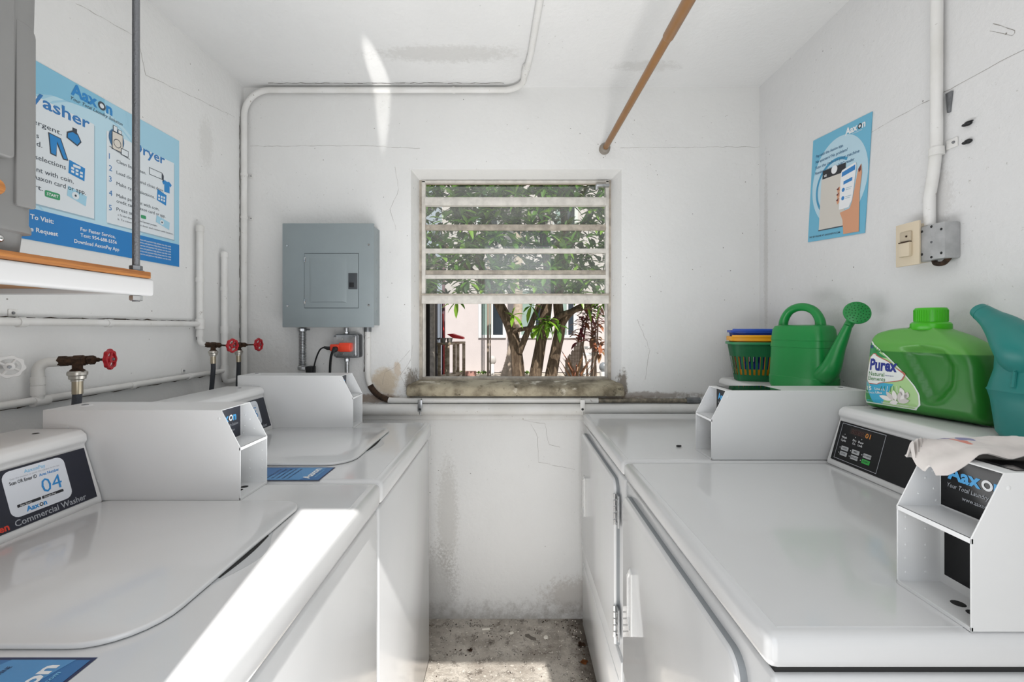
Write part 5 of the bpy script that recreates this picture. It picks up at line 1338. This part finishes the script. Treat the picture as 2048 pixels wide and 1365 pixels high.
stem([(1060, 840, TD-.1), (1070, 757, TD), (1081, 690, TD), (1092, 620, TD), (1096, 540, TD), (1085, 460, TD), (1080, 370, TD)], [.11, .095, .08, .085, .07, .055, .04])
stem([(1085, 840, TD+.1), (1101, 757, TD), (1112, 700, TD), (1120, 655, TD), (1116, 600, TD), (1125, 540, TD), (1130, 460, TD), (1120, 370, TD)], [.11, .092, .08, .08, .07, .07, .055, .045])
stem([(1038, 705, TD-.05), (1052, 672, TD-.1), (1066, 640, TD-.1), (1078, 600, TD-.1), (1075, 540, TD)], [.055, .045, .04, .035, .03], 'branch')
stem([(1118, 660, TD-.05), (1135, 632, TD-.1), (1165, 612, TD-.1), (1215, 600, TD-.1)], [.06, .05, .04, .03], 'branch')
stem([(1026, 662, TD-.05), (1055, 657, TD-.25), (1085, 652, TD-.4)], [.04, .028, .015], 'branch')
stem([(1100, 650, TD-.05), (1128, 628, TD-.3), (1190, 612, TD-.4)], [.05, .04, .02], 'branch')
stem([(985, 580, TD), (920, 520, TD), (870, 470, TD+.2)], [.05, .035, .02], 'branch')
stem([(1125, 520, TD), (1170, 440, TD), (1200, 380, TD+.2)], [.05, .035, .02], 'branch')
fol = MB()
for k in range(900):
    px = rnd.uniform(825, 1240); py = rnd.uniform(330, 592); D = rnd.uniform(5.7, 8.3)
    if px < 905 and 395 < py < 500 and rnd.random() < .55: continue
    if px > 1150 and 400 < py < 560 and rnd.random() < .35: continue
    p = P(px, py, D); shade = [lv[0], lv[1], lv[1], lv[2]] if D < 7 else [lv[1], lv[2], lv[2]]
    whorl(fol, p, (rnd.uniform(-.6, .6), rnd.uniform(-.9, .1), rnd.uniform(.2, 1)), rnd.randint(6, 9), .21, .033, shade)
for px, py, D, n_ in ((1088, 648, TD-.45, 9), (1095, 640, TD-.5, 8), (1078, 655, TD-.4, 7), (1115, 652, TD-.5, 6), (914, 603, TD-.6, 7), (1205, 606, TD-.4, 7), (1062, 612, TD-.3, 6), (1175, 615, TD+.2, 7), (1064, 668, TD, 4), (1025, 632, TD-.3, 5)):
    whorl(fol, P(px, py, D), (rnd.uniform(-.2, .2), -.5, -.3 if n_ > 5 else .3), n_, .20, .034, [lv[0], lv[0], lv[1]], .35)
for k in range(330):     # crown above the window view, shading the courtyard
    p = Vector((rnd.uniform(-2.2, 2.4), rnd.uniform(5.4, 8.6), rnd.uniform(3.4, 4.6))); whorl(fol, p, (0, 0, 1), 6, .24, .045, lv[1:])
part(fol, 'foliage', tree)

pl = thing('palm_tree', 'slim ringed palm trunk leaning behind the leafy tree', 'palm', (P(1018, 750, 11.6).x, 11.6, 0))
pm = mat('palm_bark', 'b7a796', .9, var=.25, vscale=14)
base = P(1017, 745, 11.6); pts = [Vector((base.x-.05, 11.6, -.02)), P(1022, 720, 11.6), P(1028, 680, 11.6), P(1034, 640, 11.6), P(1036, 600, 11.6), P(1036, 500, 11.6), P(1030, 300, 11.6)]
pp, rr = catmull(pts, [.17, .14, .125, .12, .12, .11, .10], 14); rr = [r_*(1+.05*(i % 2)) for i, r_ in enumerate(rr)]
part(MB().tube(pp, rr, pm, 18), 'trunk', pl)
fr = MB()
for k in range(9):
    a_ = PI+.15+k*.355; p0 = pts[-1]; d = Vector((math.cos(a_), math.sin(a_), .5))
    for j in range(16):
        q0 = p0+d*(.10*j)-Vector((0, 0, .004*j*j))
        for sg in (-1, 1): leaf(fr, q0, d.cross(Vector((0, 0, 1))).normalized()*sg+d*.5-Vector((0, 0, .3)), .3, .02, lv[1])
part(fr, 'fronds', pl)

ti = [mat('ti_leaf_red', '7d3038', .45), mat('ti_leaf_brown', '9a5f42', .5), mat('ti_leaf_tan', '8a6a4c', .6), mat('ti_leaf_green', '4f7a38', .45)]
stm = mat('ti_stem', '77685a', .9)
for k, (bx_, D, tops, ms, lb) in enumerate((
        (1168, 7.6, ((1166, 640), (1176, 622), (1158, 668)), [ti[0], ti[0], ti[1]], 'ti plant with dark red leaves behind the right trunk'),
        (1192, 7.9, ((1186, 668), (1200, 690), (1192, 640)), [ti[1], ti[2]], 'ti plant with tan-brown leaves at the right end of the window view'),
        (1178, 8.4, ((1180, 612), (1196, 618)), [ti[3], ti[1]], 'tallest ti plant with greenish leaves at the right'))):
    base = Vector(((bx_-VX)/F*D, D, 0)); tp = thing('ti_plant', lb, 'plant', base, group='ti plants by the right of the window view')
    q = MB(); l2 = MB()
    for (tx, ty) in tops:
        e = P(tx, ty, D); q.tube([base, base.lerp(e, .5)+Vector((rnd.uniform(-.1, .1), 0, 0)), e], [.022, .018, .012], stm, 8, smooth=4)
        for z_ in range(3): whorl(l2, e-Vector((0, 0, .07*z_)), (rnd.uniform(-.2, .2), -.3, 1), 6, .30, .034, ms, .5, .8)
    part(q, 'stem', tp); part(l2, 'leaves', tp)
base = P(1152, 752, 6.8); gp = thing('spiky_plant', 'low spiky brownish plant at the foot of the ti plants', 'plant', (base.x, 6.8, 0)); l2 = MB()
for k in range(34):
    a_ = k*2.4; leaf(l2, Vector((base.x, 6.8, rnd.uniform(.1, .5))), (math.cos(a_)*.55, math.sin(a_)*.55, 1), rnd.uniform(.4, .75), .016, rnd.choice(ti[1:3]), .15)
part(l2, 'leaves', gp); part(MB().cyl((base.x, 6.8, 0), (base.x, 6.8, .45), .04, .025, stm, 10), 'stem', gp)
gw = wood('chair_timber', '8f7f72', 'b5a598', (4, 4, 20), .9)
ac = thing('garden_chair', 'weathered wooden garden chair with pointed back slats right of the trunks', 'chair', (P(1140, 700, 9).x, 9, 0))
for k, (px, top_) in enumerate(((1134, 716), (1140, 708), (1146, 700), (1152, 690), (1158, 678))):
    x_ = (px-VX)/F*9; zt2 = CZ-(top_-VY)/F*9
    part(MB().prism([(x_-.035, 0), (x_+.03, 0), (x_+.03, zt2-.04), (x_, zt2), (x_-.035, zt2-.05)], lambda p, t: Vector((p[0], t, p[1])), 9.0+.02*k, 9.02+.02*k, gw, .002), 'back_slat', ac)
part(MB().box((1134-VX)/F*9, (1160-VX)/F*9, 8.55, 9.0, .30, .34, gw, .004), 'seat', ac)
for x_ in ((1136-VX)/F*9, (1158-VX)/F*9): part(MB().box(x_-.03, x_+.03, 8.55, 8.6, 0, .30, gw, .003), 'leg', ac)
wc = thing('slatted_rack', 'white slatted rack standing among the ti plants', 'rack', ((1178-VX)/F*9.6, 9.6, 0)); wpl = mat('white_plastic', 'ecebe8', .5)
for k in range(5): z_ = .25+.14*k; part(MB().box((1164-VX)/F*9.6, (1190-VX)/F*9.6, 9.58, 9.66, z_, z_+.06, wpl, .005), 'slat', wc)
for px in (1163, 1190): x_ = (px-VX)/F*9.6; part(MB().box(x_-.02, x_+.02, 9.57, 9.67, -.02, .9, wpl, .005), 'upright', wc)
# slim poles and meter in front of the pink house
setp(MB().cyl(Vector((P(976, 700, 11).x, 11, -.02)), Vector((P(976, 700, 11).x, 11, 4)), .028, m=mat('tan_pole', '9c8c7c', .7), n=10).build('support_pole'), 'slim tan pole in front of the pink house, left one', 'pole')
setp(MB().cyl(Vector((P(980.5, 700, 11).x, 11, -.02)), Vector((P(980.5, 700, 11).x, 11, 4)), .018, m=mat('tan_pole', '9c8c7c'), n=10).build('support_pole'), 'slimmer tan pole in front of the pink house, right one', 'pole')
mx_ = P(985, 728, 12.3); sp2 = thing('standpipe', 'small pale standpipe in front of the pink house by the poles', 'pipe', (mx_.x, 12.3, 0))
part(MB().cyl((mx_.x, 12.3, -.02), (mx_.x, 12.3, mx_.z), .05, m=wpl, n=12), 'post', sp2); part(MB().ball((mx_.x, 12.3, mx_.z+.1), .13, mat('pale_grey', 'b9b4ae', .5), (.8, .6, 1), 14), 'head', sp2)
cmx = P(1207, 742, 9.9); sc2 = thing('lantern', 'small grey lantern on the ground at the right end of the window view', 'lantern', (cmx.x, 9.9, 0))
part(MB().cyl((cmx.x, 9.9, -.02), (cmx.x, 9.9, .3), .06, .09, wpl, 14), 'base', sc2); part(MB().ball((cmx.x, 9.9, .40), .10, mat('smoke_globe', '7a7f83', .2), (1, 1, 1.1), 16), 'globe', sc2)
brk = mat('brick_pink', 'b98c80', .9, var=.3, vscale=20)
setp(MB().box((925-VX)/F*12, (952-VX)/F*12, 11.9, 12.1, -.02, .10, brk, .01).build('garden_edging'), 'low reddish brick edging at the foot of the pink house', 'edging')
for px, lb in ((918, 'small weed clump beside the bench foot'), (965, 'green weed clump at the end of the brick edging'), (1052, 'weed clump behind the left trunk')):
    l2 = MB(); bp_ = Vector(((px-VX)/F*12.2, 12.2, 0))
    for k in range(22): leaf(l2, bp_+Vector((rnd.uniform(-.12, .12), rnd.uniform(-.08, .08), 0)), (rnd.uniform(-1, 1), rnd.uniform(-1, .5), 1), .16, .02, rnd.choice(lv), .3)
    setp(l2.build('weed_clump'), lb, 'weed')
